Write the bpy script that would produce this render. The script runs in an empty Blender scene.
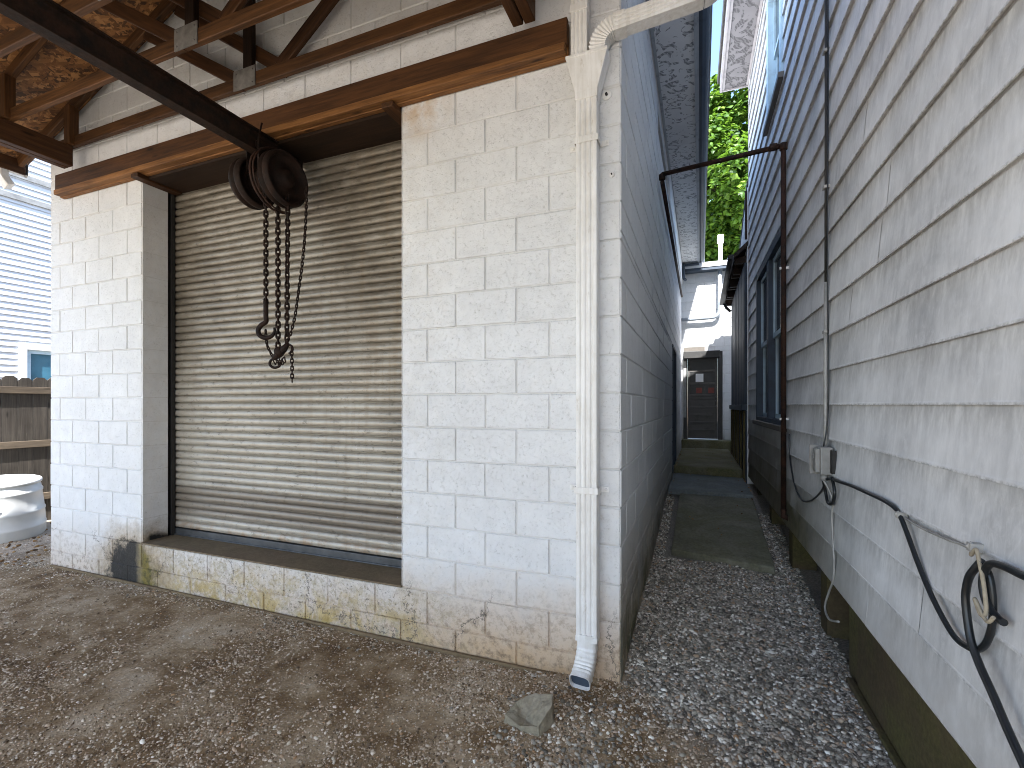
import bpy, math, random
import numpy as np
from mathutils import Vector, Matrix, noise as mnoise

random.seed(7)
rng = np.random.default_rng(7)
SC = bpy.context.scene
COL = SC.collection
R = math.radians

# ------------------------------------------------------------------ materials
class NT:
    def __init__(s, name):
        s.m = bpy.data.materials.new(name)
        s.m.use_nodes = True
        s.t = s.m.node_tree
        s.t.nodes.clear()
        s.out = s.t.nodes.new('ShaderNodeOutputMaterial')
        s.b = s.t.nodes.new('ShaderNodeBsdfPrincipled')
        s.t.links.new(s.b.outputs[0], s.out.inputs[0])
        s._pos = None
    def link(s, v, sock):
        if isinstance(v, bpy.types.NodeSocket):
            s.t.links.new(v, sock)
        else:
            try:
                sock.default_value = v
            except Exception:
                sock.default_value = (v, v, v)
    def n(s, typ, out=0, props=None, **inp):
        nd = s.t.nodes.new(typ)
        for k, v in (props or {}).items():
            setattr(nd, k, v)
        for k, v in inp.items():
            k2 = int(k[1:]) if k[0] == 'i' and k[1:].isdigit() else k.replace('_', ' ')
            s.link(v, nd.inputs[k2])
        return nd.outputs[out]
    @property
    def pos(s):
        if s._pos is None:
            s._pos = s.n('ShaderNodeNewGeometry')
        return s._pos
    @property
    def obj(s):
        return s.n('ShaderNodeTexCoord', out=3)
    def island(s):
        nd = s.t.nodes.new('ShaderNodeNewGeometry')
        return nd.outputs['Random Per Island']
    def scale(s, vec, sc):
        return s.n('ShaderNodeMapping', Vector=vec, Scale=tuple(sc) if hasattr(sc, '__len__') else (sc, sc, sc))
    def rot(s, vec, r):
        return s.n('ShaderNodeMapping', Vector=vec, Rotation=tuple(r))
    def noise(s, vec, sc, det=4, rough=.55, dist=0.0, out=0):
        return s.n('ShaderNodeTexNoise', out=out, Vector=vec, Scale=sc, Detail=det, Roughness=rough, Distortion=dist)
    def ramp(s, f, stops, interp='LINEAR'):
        nd = s.t.nodes.new('ShaderNodeValToRGB')
        nd.color_ramp.interpolation = interp
        e = nd.color_ramp.elements
        while len(e) < len(stops):
            e.new(.5)
        for i, (p, c) in enumerate(stops):
            e[i].position = p
            if not hasattr(c, '__len__'):
                c = (c, c, c)
            e[i].color = (*c[:3], 1)
        s.link(f, nd.inputs[0])
        return nd.outputs[0]
    def rng(s, f, a, b, c=0.0, d=1.0):
        nd = s.t.nodes.new('ShaderNodeMapRange')
        s.link(f, nd.inputs[0])
        for i, v in enumerate((a, b, c, d)):
            nd.inputs[i + 1].default_value = v
        return nd.outputs[0]
    def math(s, op, a, b=0.0, clamp=False):
        nd = s.t.nodes.new('ShaderNodeMath')
        nd.operation = op
        nd.use_clamp = clamp
        s.link(a, nd.inputs[0]); s.link(b, nd.inputs[1])
        return nd.outputs[0]
    def mul(s, a, b): return s.math('MULTIPLY', a, b)
    def add(s, a, b): return s.math('ADD', a, b)
    def mix(s, f, a, b, mode='MIX'):
        nd = s.t.nodes.new('ShaderNodeMix')
        nd.data_type = 'RGBA'; nd.blend_type = mode
        s.link(f, nd.inputs[0])
        for v, k in ((a, 6), (b, 7)):
            if not isinstance(v, bpy.types.NodeSocket):
                v = (*v[:3], 1) if hasattr(v, '__len__') else (v, v, v, 1)
            s.link(v, nd.inputs[k])
        return nd.outputs[2]
    def xyz(s, vec):
        nd = s.t.nodes.new('ShaderNodeSeparateXYZ')
        s.link(vec, nd.inputs[0])
        return nd.outputs
    def ball(s, c, r, soft=.5):
        """1 inside a sphere at world point c, falling to 0 at radius r"""
        d = s.n('ShaderNodeVectorMath', out=1, props={'operation': 'DISTANCE'}, i0=s.pos, i1=c)
        return s.rng(d, r * soft, r, 1, 0)
    def bump(s, h, st=.3, dist=.01, normal=None):
        kw = dict(Strength=st, Distance=dist, Height=h)
        if normal is not None: kw['Normal'] = normal
        return s.n('ShaderNodeBump', **kw)
    def set(s, col, rough=.6, metal=0.0, normal=None, spec=None):
        if not isinstance(col, bpy.types.NodeSocket):
            col = (*col[:3], 1)
        s.link(col, s.b.inputs['Base Color'])
        s.link(rough, s.b.inputs['Roughness'])
        s.link(metal, s.b.inputs['Metallic'])
        if normal is not None: s.link(normal, s.b.inputs['Normal'])
        if spec is not None: s.b.inputs['Specular IOR Level'].default_value = spec
        return s.m

def plain(name, col, rough=.6, metal=0.0, var=.25, sc=12.0, bump=.15):
    t = NT(name)
    f = t.noise(t.pos, sc, 5, .6)
    lo = tuple(c * (1 - var) for c in col); hi = tuple(min(1, c * (1 + var)) for c in col)
    c = t.ramp(f, [(.3, lo), (.7, hi)])
    return t.set(c, rough, metal, t.bump(t.noise(t.pos, sc * 8, 3), bump, .004))

def painted_block(name, front=True, tint=None):
    t = NT(name); p = t.pos
    X, Y, Z = t.xyz(p)
    big = t.noise(p, 1.3, 4, .6); mid = t.noise(p, 9, 5, .65); fine = t.noise(p, 150, 3, .6); pit = t.noise(p, 55, 4, .7)
    col = t.ramp(t.add(t.mul(big, .5), t.mul(mid, .5)), [(.3, (.60, .605, .61)), (.68, (.75, .757, .762))])
    # each block took the paint a little differently
    isl = t.island()
    col = t.mix(t.rng(isl, 0, 1, 0, .10), col, (.5, .495, .48))
    # pin holes of the rough block face
    col = t.mix(t.rng(pit, .60, .71, 0, .42), col, (.30, .29, .27))
    nz = t.math('ADD', Z, t.mul(t.add(big, t.mul(mid, .6)), -.45))
    if front:
        # rising damp: tan stain and grime above the footing
        warm = t.rng(nz, -.38, .20, .95, 0)
        col = t.mix(t.mul(warm, t.rng(X, -3.2, -.9, .55, 1)), col, (.47, .31, .16))
        spl = t.mul(t.rng(nz, -.42, .12, 1, 0), t.rng(t.noise(p, 22, 6, .75), .48, .62, 0, .85))
        col = t.mix(spl, col, (.17, .12, .075))
        # peeling sill course under the door
        sill = t.mul(t.rng(X, -4.45, -4.3, 0, 1), t.rng(X, -1.75, -1.2, 1, 0))
        flake = t.rng(t.noise(p, 14, 8, .78, 1.2), .50, .58, 0, 1)
        flake = t.mul(t.mul(flake, sill), t.rng(Z, .28, .34, 1, 0))
        col = t.mix(t.mul(flake, .85), col, t.ramp(t.noise(p, 30, 4), [(.35, (.30, .25, .16)), (.65, (.48, .43, .34))]))
        ochre = t.mul(t.mul(t.rng(t.noise(p, 5.5, 6, .75, .8), .44, .60, 0, .95), sill), t.rng(Z, .02, .33, 1, .1))
        col = t.mix(ochre, col, t.ramp(t.noise(p, 18, 5, .7), [(.35, (.30, .20, .045)), (.65, (.50, .38, .17))]))
        speck = t.mul(t.mul(t.rng(t.noise(p, 46, 6, .8), .57, .63, 0, .9), sill), t.rng(Z, .30, .345, 1, 0))
        col = t.mix(speck, col, (.09, .075, .05))
        # black damp corner of the left pier, with a moss rim
        d = t.n('ShaderNodeVectorMath', out=1, props={'operation': 'DISTANCE'}, i0=t.n('ShaderNodeVectorMath', props={'operation': 'MULTIPLY'}, i0=p, i1=(1, 1, 1.15)), i1=(-4.44, 2.54, .06))
        dn = t.add(d, t.mul(t.math('SUBTRACT', t.noise(p, 7, 7, .78), .5), .55))
        col = t.mix(t.rng(dn, .34, .58, .85, 0), col, t.ramp(t.noise(p, 16, 5, .7), [(.35, (.20, .14, .075)), (.65, (.42, .33, .22))]))
        moss = t.rng(dn, .26, .36, 1, 0)
        col = t.mix(t.mul(moss, t.rng(X, -4.44, -4.30, .1, 1)), col, t.ramp(t.noise(p, 20, 5, .7), [(.35, (.035, .03, .01)), (.6, (.17, .13, .022))]))
        inner = t.mul(t.rng(dn, .30, .37, 1, 0), t.rng(t.add(X, t.mul(mid, .1)), -4.36, -4.30, 1, 0))
        col = t.mix(t.mul(inner, .98), col, (.009, .0085, .008))
        # tar in the reveal foot
        tar = t.mul(t.mul(t.rng(Y, 2.56, 2.6, 0, 1), t.rng(t.add(Z, t.mul(mid, -.12)), .30, .345, 1, 0)), t.rng(X, -4.0, -3.9, 1, 0))
        col = t.mix(tar, col, (.010, .009, .008))
        # rust run under the beam, cracks
        rust = t.mul(t.ball((-1.62, 2.54, 3.36), .26, .1), t.rng(t.noise(p, 8, 5), .38, .6, 0, .8))
        col = t.mix(rust, col, (.45, .28, .12))
        vor = t.n('ShaderNodeTexVoronoi', props={'feature': 'DISTANCE_TO_EDGE'}, Vector=t.n('ShaderNodeVectorMath', props={'operation': 'ADD'}, i0=p, i1=t.n('ShaderNodeVectorMath', props={'operation': 'SCALE'}, i0=t.noise(p, 6, 5, .7, out=1), Scale=.35)), Scale=1.25)
        crack = t.mul(t.rng(vor, .003, .008, 1, 0), t.rng(Z, .28, .42, .8, 0))
        col = t.mix(crack, col, (.07, .06, .05))
    else:
        foot = t.rng(nz, -.22, .55, 1, 0)
        col = t.mix(t.mul(foot, .9), col, t.ramp(t.noise(p, 4, 4), [(.35, (.16, .12, .06)), (.65, (.33, .25, .13))]))
        green = t.mul(t.rng(nz, -.3, .22, 1, 0), t.rng(t.noise(p, 6, 5, .7), .42, .58, 0, .9))
        col = t.mix(green, col, (.05, .055, .012))
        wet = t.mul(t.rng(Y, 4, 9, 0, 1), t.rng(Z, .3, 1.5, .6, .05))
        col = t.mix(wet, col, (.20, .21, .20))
        run = t.mul(t.rng(t.noise(t.scale(p, (1, 1, .04)), 14, 4, .6), .52, .64, 0, .3), t.rng(Z, .6, 3, 1, .3))
        col = t.mix(run, col, (.48, .49, .49))
    if tint: col = t.mix(1.0, col, tint, 'MULTIPLY')
    h = t.add(t.mul(fine, .4), t.mul(t.rng(pit, .5, .75, 1, 0), .8))
    return t.set(col, t.rng(mid, .3, .7, .5, .68), 0, t.bump(h, .8, .004))

def wood(name, dark, light, scale=1.0, gloss=.62):
    t = NT(name); o = t.obj
    rnd = t.n('ShaderNodeObjectInfo', out=5)
    v = t.n('ShaderNodeVectorMath', props={'operation': 'ADD'}, i0=o, i1=t.n('ShaderNodeCombineXYZ', X=t.mul(rnd, 37), Y=t.mul(rnd, 11), Z=0.0))
    g = t.noise(t.scale(v, (1.6, 30, 30)), 1.6 * scale, 6, .65, .6)
    b = t.noise(t.scale(v, (1, 4, 4)), 1.1, 4, .6)
    col = t.ramp(t.add(t.mul(g, .6), t.mul(b, .4)), [(.34, dark), (.5, tuple((a + c) / 2 for a, c in zip(dark, light))), (.66, light)])
    knot = t.rng(t.n('ShaderNodeTexVoronoi', Vector=t.scale(v, (2.2, 9, 9)), Scale=1.0), .05, .13, .85, 0)
    col = t.mix(knot, col, tuple(c * .35 for c in dark))
    spl = t.rng(t.noise(t.scale(v, (5, 40, 40)), 1, 4, .7), .70, .74, 0, .55)
    col = t.mix(spl, col, tuple(min(1, c * 2.4) for c in light))
    col = t.mix(t.rng(rnd, 0, 1, 0, .3), col, tuple(c * .6 for c in dark))
    return t.set(col, gloss, 0, t.bump(g, .5, .004), spec=.25)

def osb_mat():
    t = NT('strand_board')
    p = t.pos
    X, Y, Z = t.xyz(p)
    v0 = t.n('ShaderNodeCombineXYZ', X=X, Y=Y, Z=0.0)
    col = None; hh = None
    for i, (ang, sx, sy) in enumerate(((.15, 9, 42), (1.25, 10, 46), (-.75, 8, 40))):
        vv = t.scale(t.rot(v0, (0, 0, ang)), (sx, sy, 1))
        vv = t.n('ShaderNodeVectorMath', props={'operation': 'ADD'}, i0=vv, i1=t.n('ShaderNodeVectorMath', props={'operation': 'SCALE'}, i0=t.noise(v0, 9, 3, out=1), Scale=1.3))
        nd = t.n('ShaderNodeTexVoronoi', out=1, Vector=vv, Scale=1.0)
        f = t.xyz(nd)[0]
        c = t.ramp(f, [(.05, (.05, .022, .008)), (.35, (.15, .062, .02)), (.65, (.26, .115, .036)), (.95, (.42, .21, .075))])
        m = t.rng(t.noise(t.rot(v0, (0, 0, ang * 2)), 11 + i * 3, 3), .47, .53, 0, 1)
        col = c if col is None else t.mix(m, col, c)
        hh = f if hh is None else t.add(hh, t.mul(f, .6))
    return t.set(col, .6, 0, t.bump(hh, .5, .004))

def siding_mat():
    t = NT('chalky_white_siding'); p = t.pos
    X, Y, Z = t.xyz(p)
    st = t.noise(t.scale(p, (1, 1, .22)), 8.5, 7, .72, .5)
    st2 = t.noise(t.scale(p, (1, 1, .14)), 42, 5, .72)
    cl = t.noise(p, 1.6, 5, .65, .4)
    fleck = t.noise(t.scale(p, (1, 1, .6)), 24, 7, .78, .8)
    col = t.ramp(t.add(t.add(t.mul(st, .33), t.mul(cl, .55)), t.mul(st2, .12)), [(.36, (.40, .405, .415)), (.49, (.64, .645, .65)), (.60, (.79, .795, .80))])
    col = t.mix(t.rng(fleck, .5, .68, 0, .45), col, (.83, .835, .84))
    # grey mottling, stronger towards the top of every board
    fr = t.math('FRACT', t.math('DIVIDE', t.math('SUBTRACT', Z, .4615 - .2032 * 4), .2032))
    dark_tone = t.mul(t.rng(fr, .4, 1.0, .08, .46), t.rng(t.noise(t.scale(p, (1, 1, .3)), 26, 5, .7), .36, .62, 0, 1))
    col = t.mix(dark_tone, col, (.22, .22, .225))
    lip = t.mul(t.rng(fr, 0, .05, 1, 0), t.rng(t.noise(p, 40, 4, .7), .45, .6, 0, .6))
    col = t.mix(lip, col, (.15, .15, .15))
    # algae and splash dirt on the low boards
    n = t.noise(p, 3.5, 5, .65)
    low = t.rng(t.add(Z, t.mul(n, -.5)), .18, .48, .5, 0)
    col = t.mix(low, col, (.36, .32, .27))
    alg = t.mul(t.rng(t.add(Y, t.mul(n, -1.2)), 1.9, 3.6, 0, 1), t.rng(t.add(Z, t.mul(n, -.6)), .32, .86, .94, 0))
    col = t.mix(alg, col, t.ramp(t.noise(p, 12, 5, .7), [(.35, (.05, .045, .014)), (.65, (.13, .115, .05))]))
    dirty = t.mul(t.rng(t.add(Y, t.mul(n, 1.2)), 4.9, 5.8, 0, 1), t.rng(Z, 1.12, 1.34, .7, 0))
    col = t.mix(dirty, col, (.10, .08, .05))
    rr = t.rng(st, .3, .7, .48, .72)
    return t.set(col, rr, 0, t.bump(t.add(t.mul(st2, .6), fleck), .12, .002))

def slat_mat():
    t = NT('dirty_galvanised_slats'); p = t.pos
    X, Y, Z = t.xyz(p)
    h = t.noise(t.scale(p, (.35, 1, 1)), 13, 6, .7, .4)
    v = t.noise(t.scale(p, (1, 1, .06)), 22, 4, .6)
    big = t.noise(p, 1.2, 4, .6)
    col = t.ramp(t.add(t.mul(h, .55), t.mul(big, .45)), [(.32, (.09, .075, .055)), (.5, (.21, .183, .145)), (.68, (.36, .335, .29))])
    # washed paler lower down, browner up top
    col = t.mix(t.rng(t.add(Z, t.mul(big, -.8)), .5, 2.2, .5, 0), col, (.58, .53, .45))
    col = t.mix(t.mul(t.rng(v, .5, .64, 0, .4), t.rng(X, -3.2, -1.7, .35, 1)), col, (.20, .145, .09))
    band = t.mul(t.rng(t.add(Z, t.mul(h, .08)), .52, .60, 0, 1), t.rng(t.add(Z, t.mul(h, .08)), .78, .86, 1, 0))
    col = t.mix(t.mul(band, .75), col, (.17, .135, .10))
    rust = t.mul(t.rng(Z, .36, .50, 1, 0), t.rng(t.noise(p, 9, 5, .7), .45, .6, 0, .8))
    col = t.mix(rust, col, (.30, .15, .055))
    chip = t.rng(t.noise(p, 34, 4, .75), .69, .73, 0, 1)
    col = t.mix(t.mul(chip, t.rng(Z, .5, 1.3, 1, .25)), col, (.75, .74, .72))
    grime = t.rng(t.noise(t.scale(p, (.5, 1, 1)), 30, 5, .75), .56, .68, 0, .75)
    col = t.mix(grime, col, (.09, .075, .055))
    return t.set(col, t.rng(h, .3, .7, .32, .52), .3, t.bump(h, .15, .002))

def ground_mat():
    t = NT('dirt_and_fines'); p = t.pos
    X, Y, Z = t.xyz(p)
    a = t.noise(p, 1.5, 6, .65, .6); b = t.noise(p, 7, 6, .7); c = t.noise(p, 60, 5, .7)
    col = t.ramp(t.add(t.mul(a, .6), t.mul(b, .4)), [(.36, (.095, .055, .025)), (.46, (.225, .155, .085)), (.56, (.40, .32, .22)), (.66, (.50, .435, .345))])
    col = t.mix(.55, col, t.ramp(c, [(.3, (.12, .10, .08)), (.55, (.46, .42, .37)), (.75, (.75, .72, .67))]), 'OVERLAY')
    vor = t.n('ShaderNodeTexVoronoi', out=1, Vector=p, Scale=95.0)
    vd = t.n('ShaderNodeTexVoronoi', Vector=p, Scale=95.0)
    chip = t.mul(t.rng(vd, .2, .42, 1, 0), t.rng(t.xyz(vor)[0], .66, .72, 0, 1))
    col = t.mix(t.mul(chip, .8), col, t.ramp(t.xyz(vor)[1], [(0, (.12, .09, .06)), (.5, (.30, .26, .21)), (1, (.60, .57, .52))]))
    # tan sandy ground in the sunny yard to the left
    sand_bounce = t.rng(t.add(X, t.mul(a, 1.2)), -6.3, -5.4, .8, 0)
    sand_bounce = t.math('MAXIMUM', sand_bounce, t.rng(t.add(Y, a), .9, .1, 0, .8))  # unseen ground behind the camera made paler to bounce light
    col = t.mix(sand_bounce, col, t.ramp(b, [(.3, (.28, .235, .18)), (.7, (.44, .39, .325))]))
    # grey alley bed
    al = t.rng(t.add(X, t.mul(t.math('SUBTRACT', Y, 2.5), .9)), -.45, -.1, 0, .75)
    col = t.mix(t.mul(al, t.rng(X, -.5, -.3, 0, 1)), col, t.ramp(c, [(.3, (.12, .112, .10)), (.7, (.34, .325, .30))]))
    h = t.add(t.mul(c, .5), t.add(t.mul(b, .5), t.mul(chip, .35)))
    return t.set(col, .93, 0, t.bump(h, .8, .012), spec=.25)

def stone_mat(name, stops, rough=.75):
    t = NT(name); p = t.pos
    col = t.ramp(t.island(), stops)
    col = t.mix(t.rng(t.noise(p, 130, 3, .6), .4, .7, 0, .35), col, (.5, .48, .45), 'MULTIPLY')
    return t.set(col, rough, 0, t.bump(t.noise(p, 260, 3), .35, .002), spec=.35)

def concrete_moss(name, base, moss=.6, blue=0):
    t = NT(name); p = t.pos
    a = t.noise(p, 3, 6, .65, .3); b = t.noise(p, 40, 5, .7)
    col = t.ramp(t.add(t.mul(a, .5), t.mul(b, .5)), [(.32, tuple(c * .55 for c in base)), (.68, tuple(c * 1.25 for c in base))])
    col = t.mix(t.mul(t.rng(t.noise(p, 2.2, 6, .7, .4), .38, .60, 0, 1), moss), col, t.ramp(b, [(.3, (.045, .048, .012)), (.7, (.13, .125, .035))]))
    return t.set(col, .85, 0, t.bump(b, .5, .006), spec=.3)

def painted_wood(name, c1, c2, wear=(.1, .1, .1), amt=.35, axis=(12, 2, 12)):
    t = NT(name); p = t.pos
    a = t.noise(t.scale(p, axis), 1.0, 5, .65); b = t.noise(p, 6, 5, .65)
    col = t.mix(a, c1, c2)
    col = t.mix(t.rng(b, .52, .64, 0, amt), col, wear)
    return t.set(col, .6, 0, t.bump(a, .25, .003))

def soffit_mat(name, base, mark, sc=9, thr=.56):
    t = NT(name); p = t.pos
    w = t.noise(p, sc, 2, .5, 2.2)
    grain = t.n('ShaderNodeTexWave', props={'wave_type': 'BANDS'}, Vector=t.rot(p, (0, 0, .5)), Scale=9.0, Distortion=9.0, Detail=2.0)
    col = t.mix(t.mul(t.rng(w, thr, thr + .02, 0, .8), t.rng(grain, .3, .6, .5, 1)), base, mark)
    col = t.mix(t.rng(t.noise(p, 2, 4), .5, .7, 0, .3), col, tuple(c * .5 for c in base))
    return t.set(col, .7, 0, t.bump(w, .2, .003))

def glass_mat():
    t = NT('window_glass')
    t.set((.012, .016, .02), .06, 0, t.bump(t.noise(t.pos, 3, 2), .03, .01))
    t.b.inputs['Specular IOR Level'].default_value = .5
    return t.m

def leaf_mat():
    t = NT('maple_leaves')
    rv = t.island()
    col = t.ramp(rv, [(0, (.018, .05, .006)), (.4, (.055, .125, .012)), (.75, (.11, .21, .022)), (1, (.19, .29, .035))])
    t.set(col, .5, 0)
    tr = t.t.nodes.new('ShaderNodeBsdfTranslucent')
    t.link(t.mix(.5, col, (.2, .36, .03)), tr.inputs[0])
    mx = t.t.nodes.new('ShaderNodeMixShader'); mx.inputs[0].default_value = .42
    t.t.links.new(t.b.outputs[0], mx.inputs[1]); t.t.links.new(tr.outputs[0], mx.inputs[2])
    t.t.links.new(mx.outputs[0], t.out.inputs[0])
    return t.m

def rust_mat(name, dark=(.022, .014, .010), rusty=(.085, .036, .016), amt=.5, metal=.3):
    t = NT(name); p = t.pos
    a = t.noise(p, 14, 6, .7); b = t.noise(p, 70, 4, .7)
    col = t.mix(t.rng(a, .5 - amt * .3, .72 - amt * .2, 0, 1), dark, rusty)
    col = t.mix(t.rng(b, .6, .72, 0, .4), col, tuple(c * 1.7 for c in rusty))
    return t.set(col, t.rng(b, .3, .7, .6, .85), metal, t.bump(b, .4, .003), spec=.25)

def downspout_mat():
    t = NT('white_aluminium_downspout'); p = t.pos
    v = t.noise(t.scale(p, (1, 1, .05)), 45, 4, .6); b = t.noise(p, 5, 5, .7)
    col = t.ramp(t.add(t.mul(v, .5), t.mul(b, .5)), [(.34, (.60, .58, .54)), (.6, (.79, .785, .77))])
    col = t.mix(t.rng(t.noise(t.scale(p, (1, 1, .3)), 24, 5, .75), .60, .70, 0, .5), col, (.36, .29, .2))
    return t.set(col, .38, 0, t.bump(b, .05, .003))

M = {
    'front': painted_block('white_painted_block'),
    'side': painted_block('white_painted_block_damp', False),
    'front_joint': painted_block('painted_joint', True, (.90, .885, .86)),
    'side_joint': painted_block('painted_joint_damp', False, (.90, .885, .86)),
    'timber_bounce': wood('bounce_lit_timber', (.06, .024, .008), (.34, .155, .05)),  # paler copy of the timber, ground bounce light put into its colour
    'timber': wood('brown_stained_timber', (.016, .007, .003), (.105, .043, .014)),
    'timber2': wood('rough_brown_timber', (.020, .009, .0035), (.165, .072, .024)),
    'dark_tone': wood('dark_timber', (.008, .0045, .003), (.035, .017, .008)),
    'osb': osb_mat(), 'siding': siding_mat(), 'slats': slat_mat(), 'ground': ground_mat(),
    'steel': rust_mat('dark_painted_steel', (.006, .004, .003), (.028, .013, .0065), .45, 0),
    'rust': rust_mat('rusty_iron', (.005, .003, .002), (.020, .0085, .0045), .5, 0),
    'pipe': rust_mat('rusty_pipe', (.013, .010, .009), (.052, .024, .015), .5),
    'plate': plain('weathered_grey_plate', (.19, .18, .165), .5, .3, .3, 20),
    'spout': downspout_mat(),
    'bar': plain('grey_steel_bar', (.085, .088, .092), .45, .4, .35, 8),
    'track': plain('blackened_track', (.02, .019, .018), .6, .2),
    'sill': concrete_moss('dirty_sill_concrete', (.17, .125, .08), .15),
    'footing': concrete_moss('footing_concrete', (.17, .12, .07), .15),
    'slab': concrete_moss('mossy_slab', (.21, .20, .155), .5),
    'slab_blue': concrete_moss('blue_grey_slab', (.17, .19, .20), .3),
    'step': concrete_moss('mossy_step', (.17, .155, .105), .6),
    'foundation': concrete_moss('mossy_foundation', (.085, .062, .034), .55),
    'rock': concrete_moss('broken_concrete', (.27, .235, .175), .3),
    'soffit': soffit_mat('peeling_soffit', (.74, .75, .76), (.10, .11, .125)),
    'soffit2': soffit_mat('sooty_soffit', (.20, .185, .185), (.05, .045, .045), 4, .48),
    'fascia': painted_wood('grey_fascia', (.30, .33, .36), (.42, .45, .48), (.06, .065, .07)),
    'gutter': painted_wood('dark_gutter', (.030, .045, .065), (.05, .07, .10), (.02, .02, .02)),
    'fascia2': painted_wood('weathered_fascia', (.34, .31, .31), (.43, .40, .39), (.10, .08, .07)),
    'white': painted_wood('white_trim_paint', (.66, .68, .70), (.78, .79, .80), (.4, .4, .4), .2),
    'navy': painted_wood('navy_board', (.010, .020, .036), (.018, .034, .058), (.008, .01, .012), .5, (3, 3, 18)),
    'navyframe': painted_wood('blue_black_frame', (.014, .026, .044), (.03, .05, .08), (.01, .01, .012), .4),
    'bluetrim': painted_wood('pale_blue_trim', (.34, .47, .56), (.45, .58, .66), (.2, .22, .24), .3),
    'ledge': painted_wood('worn_window_ledge', (.08, .07, .06), (.14, .12, .10), (.05, .04, .03)),
    'blackdoor': painted_wood('black_door_paint', (.016, .015, .014), (.034, .032, .03), (.06, .055, .05), .3),
    'doorwood': painted_wood('grey_brown_door', (.05, .046, .042), (.10, .092, .085), (.03, .026, .022), .4, (2, 2, 20)),
    'glass': glass_mat(),
    'dullpane': plain('grimy_dark_pane', (.02, .02, .02), .45, 0, .3, 8),
    'void': plain('dark_interior', (.012, .012, .013), .9),
    'shingle': plain('dark_shingle', (.07, .065, .06), .9, 0, .4, 30),
    'pvc': plain('white_pvc', (.78, .79, .80), .35, 0, .05, 4, .02),
    'greypipe': plain('grey_painted_pipe', (.24, .27, .30), .45, 0, .2, 8),
    'conduit': plain('grey_conduit', (.33, .32, .295), .5, .1, .25, 14),
    'box': plain('grey_meter_box', (.25, .245, .23), .45, 0, .2, 14),
    'cable': plain('black_cable', (.010, .012, .014), .35, 0, .2, 20, .05),
    'string': plain('tan_string', (.34, .29, .21), .8, 0, .2, 60),
    'fence': wood('weathered_fence', (.022, .018, .014), (.088, .074, .06)),
    'rail': wood('weathered_rail', (.05, .038, .027), (.15, .115, .08)),
    'tub': plain('white_plastic', (.60, .60, .59), .4, 0, .06, 5, .03),
    'vinyl': plain('white_vinyl', (.50, .52, .55), .5, 0, .06, 3, .02),
    'bandgrey': plain('grey_band', (.22, .22, .215), .6),
    'aqua': plain('blue_window_pane', (.035, .11, .16), .12, 0, .3, 3, .02),
    'leaf': leaf_mat(),
    'bark': wood('tree_bark', (.03, .022, .015), (.10, .08, .06)),
    'stone_alley': stone_mat('grey_gravel', [(0, (.08, .07, .056)), (.3, (.22, .197, .158)), (.55, (.36, .325, .265)), (.72, (.52, .475, .40)), (.8, (.36, .225, .12)), (.9, (.72, .68, .60)), (1, (.90, .87, .79))]),
    'stone_yard': stone_mat('yard_gravel', [(0, (.09, .058, .032)), (.35, (.27, .195, .12)), (.65, (.48, .39, .285)), (.85, (.65, .57, .46)), (.93, (.36, .20, .085)), (1, (.86, .82, .73))]),
    'roof_bounce': plain('pale_bounce_roof', (.72, .72, .71), .6, 0, .2, 5),  # unseen roof made pale to bounce sunlight onto the far siding
    'red': plain('dull_red_reflection', (.16, .03, .02), .6),
    'litter': stone_mat('dry_leaf_litter', [(0, (.06, .035, .015)), (.5, (.20, .10, .035)), (1, (.34, .22, .09))], .8),
}

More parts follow.
